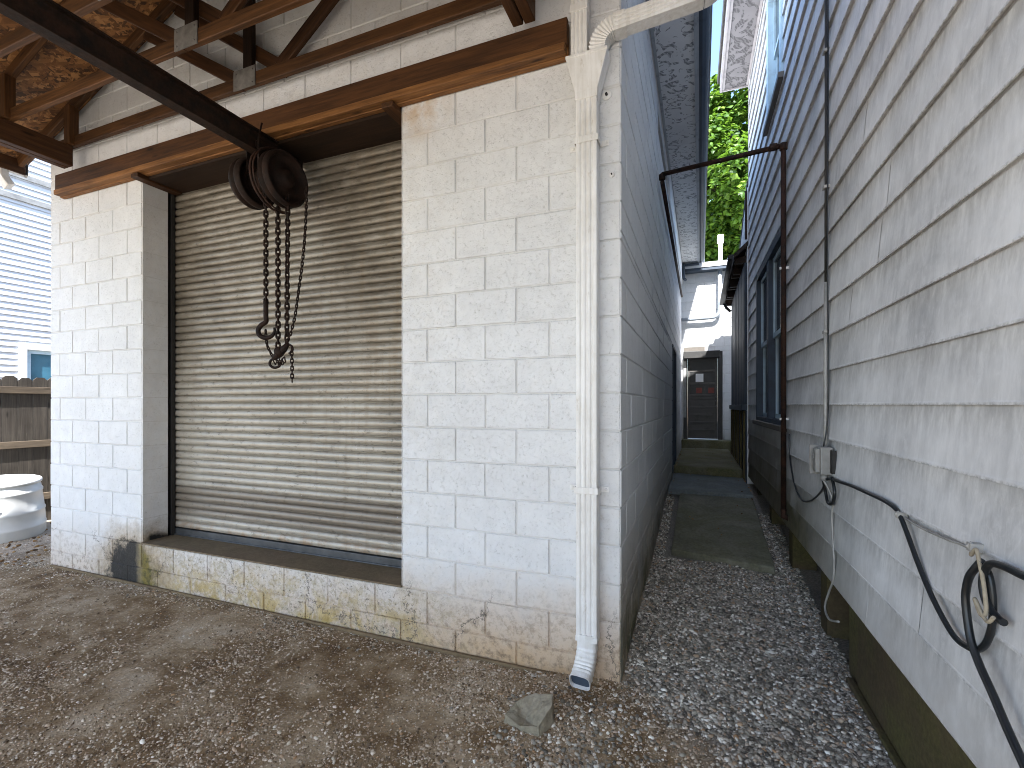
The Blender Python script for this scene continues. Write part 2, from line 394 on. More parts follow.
# ------------------------------------------------------------------ mesh building
WORLD = {}
class MB:
    def __init__(s):
        s.v = []; s.f = []; s.sm = []
    def quad(s, *p, smooth=False):
        i = len(s.v); s.v += [tuple(q) for q in p]; s.f.append(tuple(range(i, i + len(p)))); s.sm.append(smooth)
    def box(s, lo, hi, frame=None):
        x0, y0, z0 = lo; x1, y1, z1 = hi
        P = [(x0, y0, z0), (x1, y0, z0), (x1, y1, z0), (x0, y1, z0), (x0, y0, z1), (x1, y0, z1), (x1, y1, z1), (x0, y1, z1)]
        if frame: P = [frame(*p) for p in P]
        i = len(s.v); s.v += P
        for f in ((0, 3, 2, 1), (4, 5, 6, 7), (0, 1, 5, 4), (1, 2, 6, 5), (2, 3, 7, 6), (3, 0, 4, 7)):
            s.f.append(tuple(i + k for k in f)); s.sm.append(False)
        return s
    def prism(s, poly, d0, d1, frame):
        """poly of (a, b) swept along the third frame axis"""
        n = len(poly); i = len(s.v)
        s.v += [frame(a, b, d0) for a, b in poly] + [frame(a, b, d1) for a, b in poly]
        s.f.append(tuple(range(i, i + n))[::-1]); s.f.append(tuple(range(i + n, i + 2 * n))); s.sm += [False, False]
        for k in range(n):
            s.f.append((i + k, i + (k + 1) % n, i + n + (k + 1) % n, i + n + k)); s.sm.append(False)
        return s
    def tube(s, pts, r, n=8, closed=False, caps=True, smooth=True, sect=None):
        pts = [Vector(p) for p in pts]; m = len(pts)
        up = None; rings = []
        for k in range(m):
            if closed: d = pts[(k + 1) % m] - pts[k - 1]
            else: d = pts[min(k + 1, m - 1)] - pts[max(k - 1, 0)]
            d.normalize()
            if up is None:
                a = Vector((0, 0, 1)) if abs(d.z) < .9 else Vector((1, 0, 0))
                if sect is not None and abs(d.z) >= .9: a = Vector((0, 1, 0))
                up = (a - d * a.dot(d)).normalized()
            else:
                up = (up - d * up.dot(d)).normalized()
            sd = d.cross(up)
            rr = r[k] if hasattr(r, '__len__') else r
            ring = []
            if sect is not None:
                for a, b in sect: ring.append(tuple(pts[k] + sd * a * rr + up * b * rr))
            else:
                for j in range(n):
                    t = 2 * math.pi * j / n
                    ring.append(tuple(pts[k] + (sd * math.cos(t) + up * math.sin(t)) * rr))
            rings.append(ring)
        n = len(rings[0]); i0 = len(s.v)
        for rg in rings: s.v += rg
        for k in range(m if closed else m - 1):
            a = i0 + k * n; b = i0 + ((k + 1) % m) * n
            for j in range(n):
                s.f.append((a + j, a + (j + 1) % n, b + (j + 1) % n, b + j)); s.sm.append(smooth)
        if caps and not closed:
            s.f.append(tuple(i0 + j for j in range(n))[::-1]); s.f.append(tuple(i0 + (m - 1) * n + j for j in range(n))); s.sm += [False, False]
        return s
    def lathe(s, prof, c, ax=(0, 0, 1), n=24, smooth=True):
        ax = Vector(ax).normalized()
        a = Vector((1, 0, 0)) if abs(ax.x) < .9 else Vector((0, 1, 0))
        e1 = (a - ax * a.dot(ax)).normalized(); e2 = ax.cross(e1); c = Vector(c); i0 = len(s.v)
        for r, h in prof:
            for j in range(n):
                t = 2 * math.pi * j / n
                s.v.append(tuple(c + ax * h + (e1 * math.cos(t) + e2 * math.sin(t)) * r))
        for k in range(len(prof) - 1):
            for j in range(n):
                s.f.append((i0 + k * n + j, i0 + k * n + (j + 1) % n, i0 + (k + 1) * n + (j + 1) % n, i0 + (k + 1) * n + j)); s.sm.append(smooth)
        s.f.append(tuple(i0 + j for j in range(n))[::-1]); s.f.append(tuple(i0 + (len(prof) - 1) * n + j for j in range(n))); s.sm += [False, False]
        return s
    def build(s, name, mat, parent=None, bevel=0, origin=None):
        w = WORLD.get(parent.name, Vector()) if parent else Vector(origin or (0, 0, 0))
        me = bpy.data.meshes.new(name)
        me.from_pydata([(x - w.x, y - w.y, z - w.z) for x, y, z in s.v], [], s.f)
        me.polygons.foreach_set('use_smooth', s.sm)
        me.materials.append(M[mat]); me.update()
        if hasattr(s, 'mort'):
            me.materials.append(M[mat + '_joint'])
            for k in range(*s.mort): me.polygons[k].material_index = 1
        o = bpy.data.objects.new(name, me); COL.objects.link(o)
        if parent: o.parent = parent
        else: o.location = w
        WORLD[o.name] = w
        if bevel:
            b = o.modifiers.new('edge', 'BEVEL'); b.width = bevel; b.segments = 2; b.limit_method = 'ANGLE'; b.angle_limit = R(50)
        return o

def thing(name, loc, label, cat, group=None):
    o = bpy.data.objects.new(name, None); COL.objects.link(o)
    o.location = loc; o.empty_display_size = .2
    WORLD[o.name] = Vector(loc)
    return tag(o, label, cat, group)
def tag(o, label=None, cat=None, group=None, kind=None):
    for k, v in (('label', label), ('category', cat), ('group', group), ('kind', kind)):
        if v: o[k] = v
    return o
def smooth_path(pts, n=6):
    P = [Vector(p) for p in pts]; out = []
    for i in range(len(P) - 1):
        p0, p1, p2, p3 = P[max(i - 1, 0)], P[i], P[i + 1], P[min(i + 2, len(P) - 1)]
        for k in range(n):
            t = k / n
            out.append(.5 * ((2 * p1) + (p2 - p0) * t + (2 * p0 - 5 * p1 + 4 * p2 - p3) * t * t + (3 * p1 - p0 - 3 * p2 + p3) * t ** 3))
    out.append(P[-1]); return out

def timber(name, mat, a, b, w, h, parent, roll=0.0, up=(0, 0, 1), bevel=.004):
    """a plank from a to b; w across, h along 'up'. Its own X runs along the grain."""
    a, b = Vector(a), Vector(b); L = (b - a).length
    x = (b - a).normalized(); u = Vector(up); z = (u - x * u.dot(x)).normalized(); y = z.cross(x)
    me_mb = MB()
    k = max(2, int(L / .5))
    seg = [L * i / k for i in range(k + 1)]
    i0 = 0
    for q in seg:
        wob = random.uniform(-.0015, .0015)
        for yy, zz in ((-w / 2, -h / 2), (w / 2, -h / 2), (w / 2, h / 2), (-w / 2, h / 2)):
            me_mb.v.append((q, yy + wob, zz + wob))
    for i in range(k):
        for j in range(4):
            p = i * 4 + j; q = i * 4 + (j + 1) % 4
            me_mb.f.append((p, q, q + 4, p + 4)); me_mb.sm.append(False)
    me_mb.f.append((3, 2, 1, 0)); me_mb.f.append((k * 4, k * 4 + 1, k * 4 + 2, k * 4 + 3)); me_mb.sm += [False, False]
    me = bpy.data.meshes.new(name); me.from_pydata(me_mb.v, [], me_mb.f); me.materials.append(M[mat]); me.update()
    o = bpy.data.objects.new(name, me); COL.objects.link(o)
    w0 = WORLD.get(parent.name, Vector()) if parent else Vector()
    mat4 = Matrix(((x.x, y.x, z.x, a.x), (x.y, y.y, z.y, a.y), (x.z, y.z, z.z, a.z), (0, 0, 0, 1)))
    if parent: o.parent = parent
    o.matrix_local = Matrix.Translation(-w0) @ mat4
    WORLD[o.name] = w0
    if bevel:
        bv = o.modifiers.new('edge', 'BEVEL'); bv.width = bevel; bv.segments = 1
    return o

# ------------------------------------------------------------------ ground
YE = 11.3            # face of the wall that closes the alley
XL = -.3875          # alley face of the block building
YF = 2.5385          # front face of the block building
CL = [(0, 0), (2.4, 0), (2.9, .05), (3.6, .095), (4.4, .15), (5.7, .28), (6.4, .36), (7.6, .40), (30, .44)]
CR = [(0, -.02), (3.8, -.02), (4.5, .02), (5.2, .09), (6.4, .24), (7.6, .34), (30, .40)]
def interp(tab, y):
    return float(np.interp(y, [a for a, _ in tab], [b for _, b in tab]))
def fbm(x, y, s, o=4):
    return mnoise.fractal(Vector((x * s, y * s, 3.1)), 1.0, 2.0, o)
def gz(x, y):
    base = -.02
    if x > -1.2:
        k = min(1, max(0, (x + 1.0) / .6))
        f = min(1, max(0, (x - XL) / 1.1))
        al = interp(CL, y) * (1 - f) + interp(CR, y) * f
        base = base * (1 - k) + al * k
        if y > 4.4 and -.30 < x < .66:
            base = min(base, .115 + (y - 4.5) * .117 - .035, .37)
    r = .018 * fbm(x, y, .9) + .007 * fbm(x, y, 4.0, 3)
    damp = min(1, max(0, (abs(x) + abs(y) - 40) / -20 + 1)) if abs(x) + abs(y) > 20 else 1
    return base + r * damp
def axis(dense0, dense1, step, far):
    a = list(np.arange(dense0, dense1 + step, step)); g = step; lo = [dense0]
    while lo[-1] > -far: g *= 1.35; lo.append(lo[-1] - g)
    g = step; hi = [a[-1]]
    while hi[-1] < far: g *= 1.35; hi.append(hi[-1] + g)
    return lo[:0:-1] + a + hi[1:]
xs = axis(-7.5, 1.0, .05, 220); ys = axis(.4, 7.0, .05, 220)
mb = MB()
mb.v = [(x, y, gz(x, y)) for y in ys for x in xs]
nx = len(xs)
mb.f = [(j * nx + i, j * nx + i + 1, (j + 1) * nx + i + 1, (j + 1) * nx + i) for j in range(len(ys) - 1) for i in range(nx - 1)]
mb.sm = [True] * len(mb.f)
tag(mb.build('ground', 'ground'), 'brown dirt and fine gravel yard rising into the alley', 'ground', kind='structure')

# ------------------------------------------------------------------ gravel
ICO_V = []
_p = (1 + 5 ** .5) / 2
for a, b in ((-1, _p), (1, _p), (-1, -_p), (1, -_p)): ICO_V.append((a, b, 0))
for a, b in ((-1, _p), (1, _p), (-1, -_p), (1, -_p)): ICO_V.append((0, a, b))
for a, b in ((_p, -1), (_p, 1), (-_p, -1), (-_p, 1)): ICO_V.append((a, 0, b))
ICO_V = np.array(ICO_V) / math.sqrt(1 + _p * _p)
ICO_F = np.array([(0, 11, 5), (0, 5, 1), (0, 1, 7), (0, 7, 10), (0, 10, 11), (1, 5, 9), (5, 11, 4), (11, 10, 2), (10, 7, 6), (7, 1, 8), (3, 9, 4), (3, 4, 2), (3, 2, 6), (3, 6, 8), (3, 8, 9), (4, 9, 5), (2, 4, 11), (6, 2, 10), (8, 6, 7), (9, 8, 1)])
def stones(name, mat, pts, rad, label, sink=.35):
    n = len(pts)
    sc = np.stack([rng.uniform(.8, 1.45, n), rng.uniform(.65, 1.05, n), rng.uniform(.4, .75, n)], 1) * rad[:, None]
    base = ICO_V[None] * (1 + rng.uniform(-.22, .28, (n, 12, 1)))
    v = base * sc[:, None, :]
    a = rng.uniform(0, 2 * math.pi, n); tl = rng.normal(0, .35, n); tm = rng.normal(0, .35, n)
    ca, sa = np.cos(a)[:, None], np.sin(a)[:, None]
    x, y, z = v[..., 0], v[..., 1], v[..., 2]
    y, z = y * np.cos(tl)[:, None] - z * np.sin(tl)[:, None], y * np.sin(tl)[:, None] + z * np.cos(tl)[:, None]
    x, z = x * np.cos(tm)[:, None] - z * np.sin(tm)[:, None], x * np.sin(tm)[:, None] + z * np.cos(tm)[:, None]
    x, y = x * ca - y * sa, x * sa + y * ca
    v = np.stack([x + pts[:, 0:1], y + pts[:, 1:2], z + pts[:, 2:3] + (rad * sink)[:, None] * rng.uniform(-.6, 1.2, n)[:, None]], -1).reshape(-1, 3)
    f = (ICO_F[None] + (np.arange(n) * 12)[:, None, None]).reshape(-1, 3)
    me = bpy.data.meshes.new(name)
    me.vertices.add(len(v)); me.vertices.foreach_set('co', v.astype(np.float32).ravel())
    me.loops.add(f.size); me.loops.foreach_set('vertex_index', f.astype(np.int32).ravel())
    me.polygons.add(len(f)); me.polygons.foreach_set('loop_start', np.arange(0, f.size, 3, dtype=np.int32))
    me.polygons.foreach_set('loop_total', np.full(len(f), 3, dtype=np.int32))
    me.materials.append(M[mat]); me.update(calc_edges=True)
    o = bpy.data.objects.new(name, me); COL.objects.link(o)
    return tag(o, label, 'gravel', kind='stuff')
def slab_hit(x, y):
    return -.26 < x < .60 and y > 4.55 or y > 6.2
pts = []; rad = []
def edge(y): return XL + .03 + max(0, (2.5 - y)) * 1.25
while len(pts) < 38000:
    y = .95 + 5.4 * random.random() ** 1.5; x = random.uniform(-.38, .80)
    w = (x - edge(y) + .12 * fbm(x, y, 5)) / .22
    if y < 2.6 and random.random() > w: continue
    if slab_hit(x, y): continue
    pts.append((x, y, gz(x, y))); rad.append(random.choice((.0045, .006, .0075, .009, .0105, .0125)) * random.uniform(.8, 1.25))
stones('gravel', 'stone_alley', np.array(pts), np.array(rad), 'coarse loose grey gravel on the alley floor before the slab')
pts = []; rad = []
while len(pts) < 105000:
    y = random.uniform(.3, YF); x = 1.0 - 8.0 * random.random() ** 1.25
    if x < -5.7 and random.random() < .6: y = random.uniform(.8, 4.8)
    if x > XL and x > edge(y) + .1: continue
    k = fbm(x, y, 1.1) + .5 * fbm(x, y, 4)
    # a worn bare strip of mud in front of the door, looser stones towards the camera
    dens = .46 + .85 * k + .25 * max(0, 1.6 - y)
    if y > YF - .12: dens += .25
    if (x + 1.0) ** 2 + (y - 1.9) ** 2 < .35: dens += .35
    dens -= .35 * max(0, min(1, (y - 1.35) / .5)) * max(0, min(1, (-1.0 - x) / .6)) * (1 if y < YF - .15 else .3)
    dens = max(dens, .13)
    if random.random() > dens: continue
    pts.append((x, y, gz(x, y))); rad.append(abs(random.gauss(0, 1)) * .0031 + .0020)
stones('gravel', 'stone_yard', np.array(pts), np.array(rad), 'small brown and tan stones pressed into the dirt yard', .2)
pts = []; rad = []
for _ in range(260):
    x = random.uniform(-6.2, -.2); y = YF - abs(random.gauss(0, .10)) - .02
    pts.append((x, y, gz(x, y))); rad.append(random.uniform(.004, .011))
for _ in range(700):
    a = random.gauss(0, .22); b = random.gauss(0, .22)
    x, y = -.50 + a, 2.08 + b
    if y < YF - .02: pts.append((x, y, gz(x, y))); rad.append(random.uniform(.006, .013))
stones('gravel', 'stone_alley', np.array(pts), np.array(rad), 'loose grey stones along the foot of the block wall and round the spout')
pts = []; rad = []
for _ in range(500):
    x = random.uniform(-8.0, -5.8); y = random.uniform(2.4, 5)
    pts.append((x, y, gz(x, y) + .004)); rad.append(random.uniform(.008, .022))
for _ in range(60):
    x = random.uniform(-.3, .6); y = random.uniform(5, 11); z = interp(CL, y) + .05
    if y > 7.68: z = .555
    elif y > 6.3: z = .44
    else: z = .11 + (y - 4.5) * .135 + .03
    pts.append((x if random.random() < .5 else random.choice((-.34, .57)), y, z)); rad.append(random.uniform(.006, .013))
lit = stones('leaf_litter', 'litter', np.array(pts), np.array(rad), 'dry brown leaf litter in the sunny yard and on the alley steps', .1)
lit['category'] = 'leaf litter'

# ------------------------------------------------------------------ block building
CO = .2032; Z0 = 1.5419; BP = .3936
def minus(iv, cuts):
    out = [iv]
    for a, b in cuts:
        nw = []
        for p, q in out:
            if b <= p or a >= q: nw.append((p, q)); continue
            if a > p: nw.append((p, a))
            if b < q: nw.append((b, q))
        out = nw
    return out
def block_wall(mb, fr, u0, u1, z0, z1, ops, thick, anchor, par=0, ubox=None, jd=.0075):
    """fr(u, z, d): d points out of the wall. ops: (ua, ub, za, zb)"""
    n0 = int(math.floor((z0 - Z0) / CO)); n1 = int(math.ceil((z1 - Z0) / CO))
    for n in range(n0, n1):
        for za, zb in zsplit(max(z0, Z0 + n * CO), min(z1, Z0 + (n + 1) * CO), ops):
            if zb - za < .014: continue
            cuts = [(a, b) for a, b, c, d in ops if c < (za + zb) / 2 < d]
            off = (.5 if (n + par) % 2 == 0 else 0) * BP
            k0 = int(math.floor((u0 - anchor - off) / BP)); k1 = int(math.ceil((u1 - anchor - off) / BP))
            for k in range(k0, k1):
                a, b = max(u0, anchor + off + k * BP), min(u1, anchor + off + (k + 1) * BP)
                if b - a < .01: continue
                for p, q in minus((a, b), cuts):
                    if q - p < .012: continue
                    g = .003; e = .0078; dz = random.uniform(-.0018, .0018)
                    o = [(p + g, za + g), (q - g, za + g), (q - g, zb - g), (p + g, zb - g)]
                    j = [random.uniform(-.0018, .0018) for _ in range(4)]
                    i = [(p + e + j[0], za + e + j[1]), (q - e + j[2], za + e + j[1]), (q - e + j[2], zb - e + j[3]), (p + e + j[0], zb - e + j[3])]
                    O = [fr(*c, -jd) for c in o]; I = [fr(*c, dz) for c in i]
                    b0 = len(mb.v); mb.v += O + I
                    mb.f.append((b0 + 4, b0 + 5, b0 + 6, b0 + 7)); mb.sm.append(False)
                    for m in range(4):
                        mb.f.append((b0 + m, b0 + (m + 1) % 4, b0 + 4 + (m + 1) % 4, b0 + 4 + m)); mb.sm.append(False)
    ua, ub = ubox or (u0, u1)
    zs = sorted({z0, z1, *[max(z0, min(z1, z)) for o in ops for z in o[2:4]]})
    f0 = len(mb.f)
    for za, zb in zip(zs, zs[1:]):
        cuts = [(a, b) for a, b, c, d in ops if c < (za + zb) / 2 < d]
        for p, q in minus((ua, ub), cuts):
            mb.box((p, za, -thick), (q, zb, -jd), frame=fr)
    mb.mort = (f0, len(mb.f))
def zsplit(a, b, ops):
    z = sorted({a, b, *[v for o in ops for v in o[2:4] if a < v < b]})
    return list(zip(z, z[1:]))

XW = -5.66; XJ0 = -4.3235; XJ1 = -1.757; ZT = 3.3707; ZS = .3227; WT = 4.56
bld = thing('block_building', (-3.0, YF, 0), 'white painted concrete block building with roller door and stained footing', 'building')
FR_F = lambda u, z, d: (u, YF - d, z)
FR_S = lambda u, z, d: (XL + d, u, z)
mb = MB()
block_wall(mb, FR_F, XW, XL, -.085 - .1, WT + .3, [(XJ0, XJ1, ZS, ZT)], .2075, XL, ubox=(XW, XL - .0075))
# block ends in the door reveal
for X, sgn in ((XJ0, 1), (XJ1, -1)):
    for n in range(-6, 9):
        za, zb = Z0 + n * CO + .003, Z0 + (n + 1) * CO - .003
        fr = lambda a, z, d: (X + sgn * d, YF + a, z)
        mb.box((.004, za, 0), (.2045, zb, .0045), frame=fr)
mb.build('wall', 'front', bld)
mb = MB()
block_wall(mb, FR_S, YF, YE + .2, -.3, WT, [(7.55, 8.62, .45, 2.40), (4.95, 6.55, 4.20, 4.44)], .2, YF, ubox=(YF + .2075, YE + .2))
mb.build('wall', 'side', bld)
mb = MB().box((XW, YF + .2075, -.2), (XW + .2, YE, WT)); mb.build('wall', 'side', bld)
MB().box((XW + .05, YF - .028, -.2), (-.60, YF - .007, -.004)).box((-.60, YF - .022, -.2), (XL - .03, YF - .007, -.005)).build('footing', 'footing', bld, .008)
mb = MB().box((XJ0, YF - .012, ZS), (XJ1, YF + .30, ZS + .012)); mb.build('sill', 'sill', bld, .004)
mb = MB().box((XJ0 + .006, YF - .0022, ZT - .028), (XJ1 - .006, YF + .30, ZT - .002)); mb.build('lintel', 'dark_tone', bld)
mb = MB().box((XJ0 - .3, YF + .36, 0), (XJ1 + .3, YF + .38, 3.7)); mb.build('interior_lining', 'void', bld)
# roller door
YD = YF + .2815; PI_ = .0613
mb = MB()
prof = [(0, -.004), (.012, .003), (.06, .0085), (.16, .0125), (.32, .0155), (.50, .0155), (.66, .0125), (.78, .0085), (.855, .004), (.868, -.022), (.968, -.022)]
X0, X1 = XJ0 - .13, XJ1 + .13; NC = 30; zbm = ZS + .075; ns = int((ZT + .1 - zbm) / PI_)
rows = []
for i in range(ns):
    tw = random.uniform(-.0012, .0012)
    for t, d in prof: rows.append((zbm + (i + t) * PI_, d + tw, i))
i0 = len(mb.v)
for z, d, i in rows:
    for k in range(NC + 1):
        x = X0 + (X1 - X0) * k / NC
        mb.v.append((x, YD - d - .004 * fbm(x, z, 1.6, 2) - .0012 * mnoise.noise(Vector((x * 7, i * 3.7, 0))), z + .0022 * mnoise.noise(Vector((x * 1.3, i * .9, 5)))))
for r in range(len(rows) - 1):
    for k in range(NC):
        a = i0 + r * (NC + 1) + k
        mb.f.append((a, a + 1, a + NC + 2, a + NC + 1)); mb.sm.append(True)
door = mb.build('roller_door', 'slats', bld)
MB().box((X0, YD - .016, ZS + .014), (X1, YD + .01, ZS + .068)).box((X0, YD - .03, ZS + .0125), (X1, YD - .0165, ZS + .022)).build('bottom_bar', 'bar', door, .003)
for a, b in ((XJ0 - .07, XJ0 + .012), (XJ1 - .012, XJ1 + .07)):
    MB().box((a, YD - .05, ZS), (b, YD - .02, ZT + .1)).build('guide_rail', 'track', door)
# alley eave
SO = 4.59
MB().box((XL + .002, YF - 1.0, SO), (-.046, YE - .02, SO + .02)).build('soffit', 'soffit', bld)
MB().box((-.046, YF - 1.0, SO - .035), (-.022, YE - .02, SO + .12)).build('fascia', 'fascia', bld)
MB().box((-.036, YF - 1.0, SO - .012), (-.008, YE - .02, SO - .002)).box((XL + .004, YF - 1.0, SO - .018), (XL + .03, YE - .02, SO - .001)).build('trim', 'fascia', bld)
mb = MB(); gs = [(-.021, SO + .10), (-.021, SO), (.02, SO - .012), (.05, SO + .005), (.075, SO + .05), (.088, SO + .10), (.082, SO + .10), (.07, SO + .055), (.046, SO + .012), (.02, SO - .004), (-.015, SO + .006), (-.015, SO + .10)]
mb.prism(gs, YF - 1.0, YE - .03, lambda a, b, d: (a, d, b)); gut = mb.build('gutter', 'gutter', bld)
MB().box((.0785, YF - .3, SO + .02), (.092, YE - .1, SO + .033)).build('bead', 'greypipe', gut)
MB().box((XL + .002, 6.6, 4.17), (XL + .022, YE - .05, SO - .02)).build('frieze_board', 'white', bld)
MB().box((XL - .14, 4.9, 4.15), (XL - .12, 6.6, 4.5)).build('vent_opening', 'void', bld)
# roof of the block building
mb = MB()
mb.prism([(.075, SO + .105), (-3.024, SO + .105 + 3.1 * .06), (-6.02, SO + .105), (-6.02, SO + .14), (-3.024, SO + .15 + 3.1 * .06), (.085, SO + .145)], YF - 1.0, YE + .1, lambda a, b, d: (a, d, b)); mb.build('roof', 'roof_bounce', bld)
mb = MB(); mb.prism([(XW, WT + .3), (XL - .3, WT + .3), (-3.024, WT + .52)], YF + .03, YF + .2, lambda a, b, d: (a, d, b)); mb.build('gable', 'white', bld)
# alley side doorway
sd = MB().box((XL - .16, 7.60, .44), (XL - .12, 8.57, 2.37)).build('door', 'blackdoor', bld)
MB().box((XL - .12, 7.552, .45), (XL + .012, 7.60, 2.398)).box((XL - .12, 8.572, .45), (XL + .012, 8.618, 2.398)).box((XL - .12, 7.60, 2.35), (XL + .012, 8.572, 2.398)).build('frame', 'navyframe', sd)
MB().lathe([(.012, 0), (.014, .03), (.03, .045), (.03, .07), (.012, .08)], (XL - .12, 7.68, 1.42), (1, 0, 0), 12).build('handle', 'bar', sd)

# ------------------------------------------------------------------ carport
RX = -3.024; RS = .397
def ru(x): return 3.959 + RS * (x + 5.60) if x < RX else 3.959 + RS * (2 * RX - x + 5.60)
car = thing('carport', (-3.0, .5, 0), 'brown timber carport roof with strand board deck joined to the block wall', 'carport')
ZL = 3.385
lb = timber('ledger_beam', 'timber', (-5.419, 2.4795, 3.482), (-.66, 2.4795, 3.482), .038, .142, car)
timber('ledger_plank', 'timber_bounce', (-5.415, YF - .022, 3.457), (-.664, YF - .022, 3.457), .038, .19, car)
timber('ledger_plank', 'timber_bounce', (-5.40, 2.4795, 3.388), (-.67, 2.4795, 3.388), .075, .042, car)
for cx_ in (XJ0 + .05, XJ1 - .05):
    timber('cleat', 'timber', (cx_, 2.45, 3.345), (cx_, YF + .27, 3.345), .085, .034, car)
for x, l in ((-5.155, -5.22), (-.895, -.96)):
    timber('bearing_beam', 'timber', (x + .034, -3.4, 3.648), (x + .034, 2.44, 3.648), .06, .175, car)
    timber('bearing_beam', 'timber', (x - .034, -3.4, 3.648), (x - .034, 2.44, 3.648), .06, .175, car)
    for y in (-3.2,):
        timber('post', 'timber2', (x, y, -.1), (x, y, 3.555), .14, .14, car, up=(0, 1, 0))
def make_truss(y):
    tr = bpy.data.objects.new('roof_truss', None); COL.objects.link(tr); tr.parent = car
    tr.location = (0, 0, 0); WORLD[tr.name] = WORLD['carport']
    zc = 3.735 + .0445
    timber('bottom_chord', 'timber2', (-5.62, y, zc), (-.43, y, zc), .038, .089, tr)
    nrm = Vector((-RS, 0, 1)).normalized(); off = .05
    for sg in (-1, 1):
        e = -5.97 if sg < 0 else 2 * RX + 5.97
        timber('top_chord', 'timber2', (e, y, ru(e) - off), (RX - sg * -.0, y, ru(RX) - off), .038, .089, tr)
    timber('king_post', 'dark_tone', (-2.985, y + .001, zc + .045), (-2.985, y + .001, ru(-2.985) - .1), .036, .089, tr, up=(1, 0, 0))
    timber('web', 'timber', (-3.02, y + .002, zc - .01), (-4.12, y + .002, ru(-4.12) - .10), .034, .089, tr)
    timber('web', 'timber', (-2.66, y + .036, zc + .02), (-3.80, y + .036, ru(-3.80) - .1), .034, .089, tr)
    timber('web', 'timber', (-2.70, y, zc + .03), (-1.85, y, ru(-1.85) - .10), .034, .089, tr)
    timber('heel_post', 'timber2', (-5.10, y - .02, zc - .04), (-5.10, y - .02, ru(-5.10) - .08), .07, .085, tr, up=(1, 0, 0))
    g = MB().box((-3.11, y - .026, zc - .055), (-2.90, y - .0195, zc + .085))
    for gx in (-3.085, -2.925):
        for gg in (-.03, .06):
            g.lathe([(.006, 0), (.006, .004), (.003, .006)], (gx, y - .026, zc + gg), (0, -1, 0), 8)
    g.build('gusset_plate', 'plate', tr)
    return tr
t0 = make_truss(2.451)
for k in range(1, 15):
    y = 2.451 - .412 * k
    c = t0.copy(); COL.objects.link(c); c.location = (0, y - 2.451, 0)
    for ch in t0.children:
        d = ch.copy(); COL.objects.link(d); d.parent = c
mb = MB()
mb.prism([(-6.02, ru(-6.02)), (RX, ru(RX)), (2 * RX + 6.02, ru(-6.02)), (2 * RX + 6.02, ru(-6.02) + .013), (RX, ru(RX) + .013), (-6.02, ru(-6.02) + .013)], -3.5, 2.535, lambda a, b, d: (a, d, b))
mb.build('roof_deck', 'osb', car)
mb = MB()
mb.prism([(-6.06, ru(-6.06) + .0135), (RX, ru(RX) + .0135), (2 * RX + 6.06, ru(-6.06) + .0135), (2 * RX + 6.06, ru(-6.06) + .03), (RX, ru(RX) + .03), (-6.06, ru(-6.06) + .03)], -3.55, 2.535, lambda a, b, d: (a, d, b))
mb.build('roofing', 'shingle', car)
for sg in (-1, 1):
    xe = -5.985 if sg < 0 else 2 * RX + 5.985
    timber('fascia_board', 'timber', (xe, -3.5, ru(-5.985) - .075), (xe, 2.5, ru(-5.985) - .075), .02, .13, car)
gx = -5.997; gzt = ru(-6.02) - .01
gp = [(0, 0), (0, -.105), (-.03, -.12), (-.085, -.10), (-.11, -.04), (-.12, 0), (-.112, 0), (-.10, -.04), (-.08, -.092), (-.03, -.11), (-.008, -.097), (-.008, 0)]
mb = MB(); mb.prism([(gx + a, gzt + b) for a, b in gp], -3.5, 2.52, lambda a, b, d: (a, d, b))
mb.prism([(gx + a, gzt + b) for a, b in gp[:6]], 2.50, 2.524, lambda a, b, d: (a, d, b))
gt = mb.build('gutter', 'spout', car)
MB().tube([(gx - .055, 2.36, gzt - .10), (gx - .055, 2.36, gzt - .16), (gx - .045, 2.37, gzt - .20), (gx - .02, 2.40, gzt - .26)], .045, 8, sect=[(-1, -.7), (1, -.7), (1, .7), (-1, .7)]).build('outlet', 'spout', gt, .006)

# ------------------------------------------------------------------ trolley beam and chain hoist
hb = thing('hoist_beam', (-2.835, .3, 3.21), 'dark steel I-beam running out under the carport roof from the roller door', 'steel beam')
bx = -2.835; b0, b1 = -3.3, YF + .25; zb = 3.208
MB().box((bx - .04, b0, zb), (bx + .04, b1, zb + .009)).build('lower_flange', 'steel', hb, .002)
MB().box((bx - .04, b0, zb + .141), (bx + .04, b1, zb + .15)).build('upper_flange', 'steel', hb, .002)
MB().box((bx - .004, b0, zb + .009), (bx + .004, b1, zb + .141)).build('web', 'steel', hb)
HY = 2.45
hs = thing('chain_hoist', (-2.80, HY, 3.2), 'rusty chain hoist hanging from the steel beam before the roller door', 'chain hoist')
mb = MB()
for sx in (-1, 1):
    mb.box((bx + sx * .052 - .005, HY - .10, zb - .13), (bx + sx * .052 + .005, HY + .06, zb + .085))
    for yy in (-.07, .03):
        mb.lathe([(.035, 0), (.035, .012), (.028, .02), (.008, .022)], (bx + sx * .045, HY + yy, zb + .045), (-sx, 0, 0), 16)
mb.tube([(bx - .07, HY - .02, zb - .09), (bx + .07, HY - .02, zb - .09)], .014, 10)
mb.build('trolley', 'rust', hs, .002)
def disc(xc, zc, r, w):
    return MB().lathe([(.02, -w), (r * .80, -w), (r * .93, -w * .9), (r, -w * .55), (r * 1.0, -w * .25), (r * .90, -w * .1), (r * .90, w * .1), (r, w * .25), (r, w * .55), (r * .95, w * .95), (r * .90, w * 1.05), (r * .84, w * .8), (r * .80, w * .35), (.06, w * .3), (.055, w * 1.1), (.02, w * 1.15)], (xc, HY, zc), (1, 0, 0), 40)
disc(-2.66, 3.025, .185, .05).build('hand_wheel', 'rust', hs)
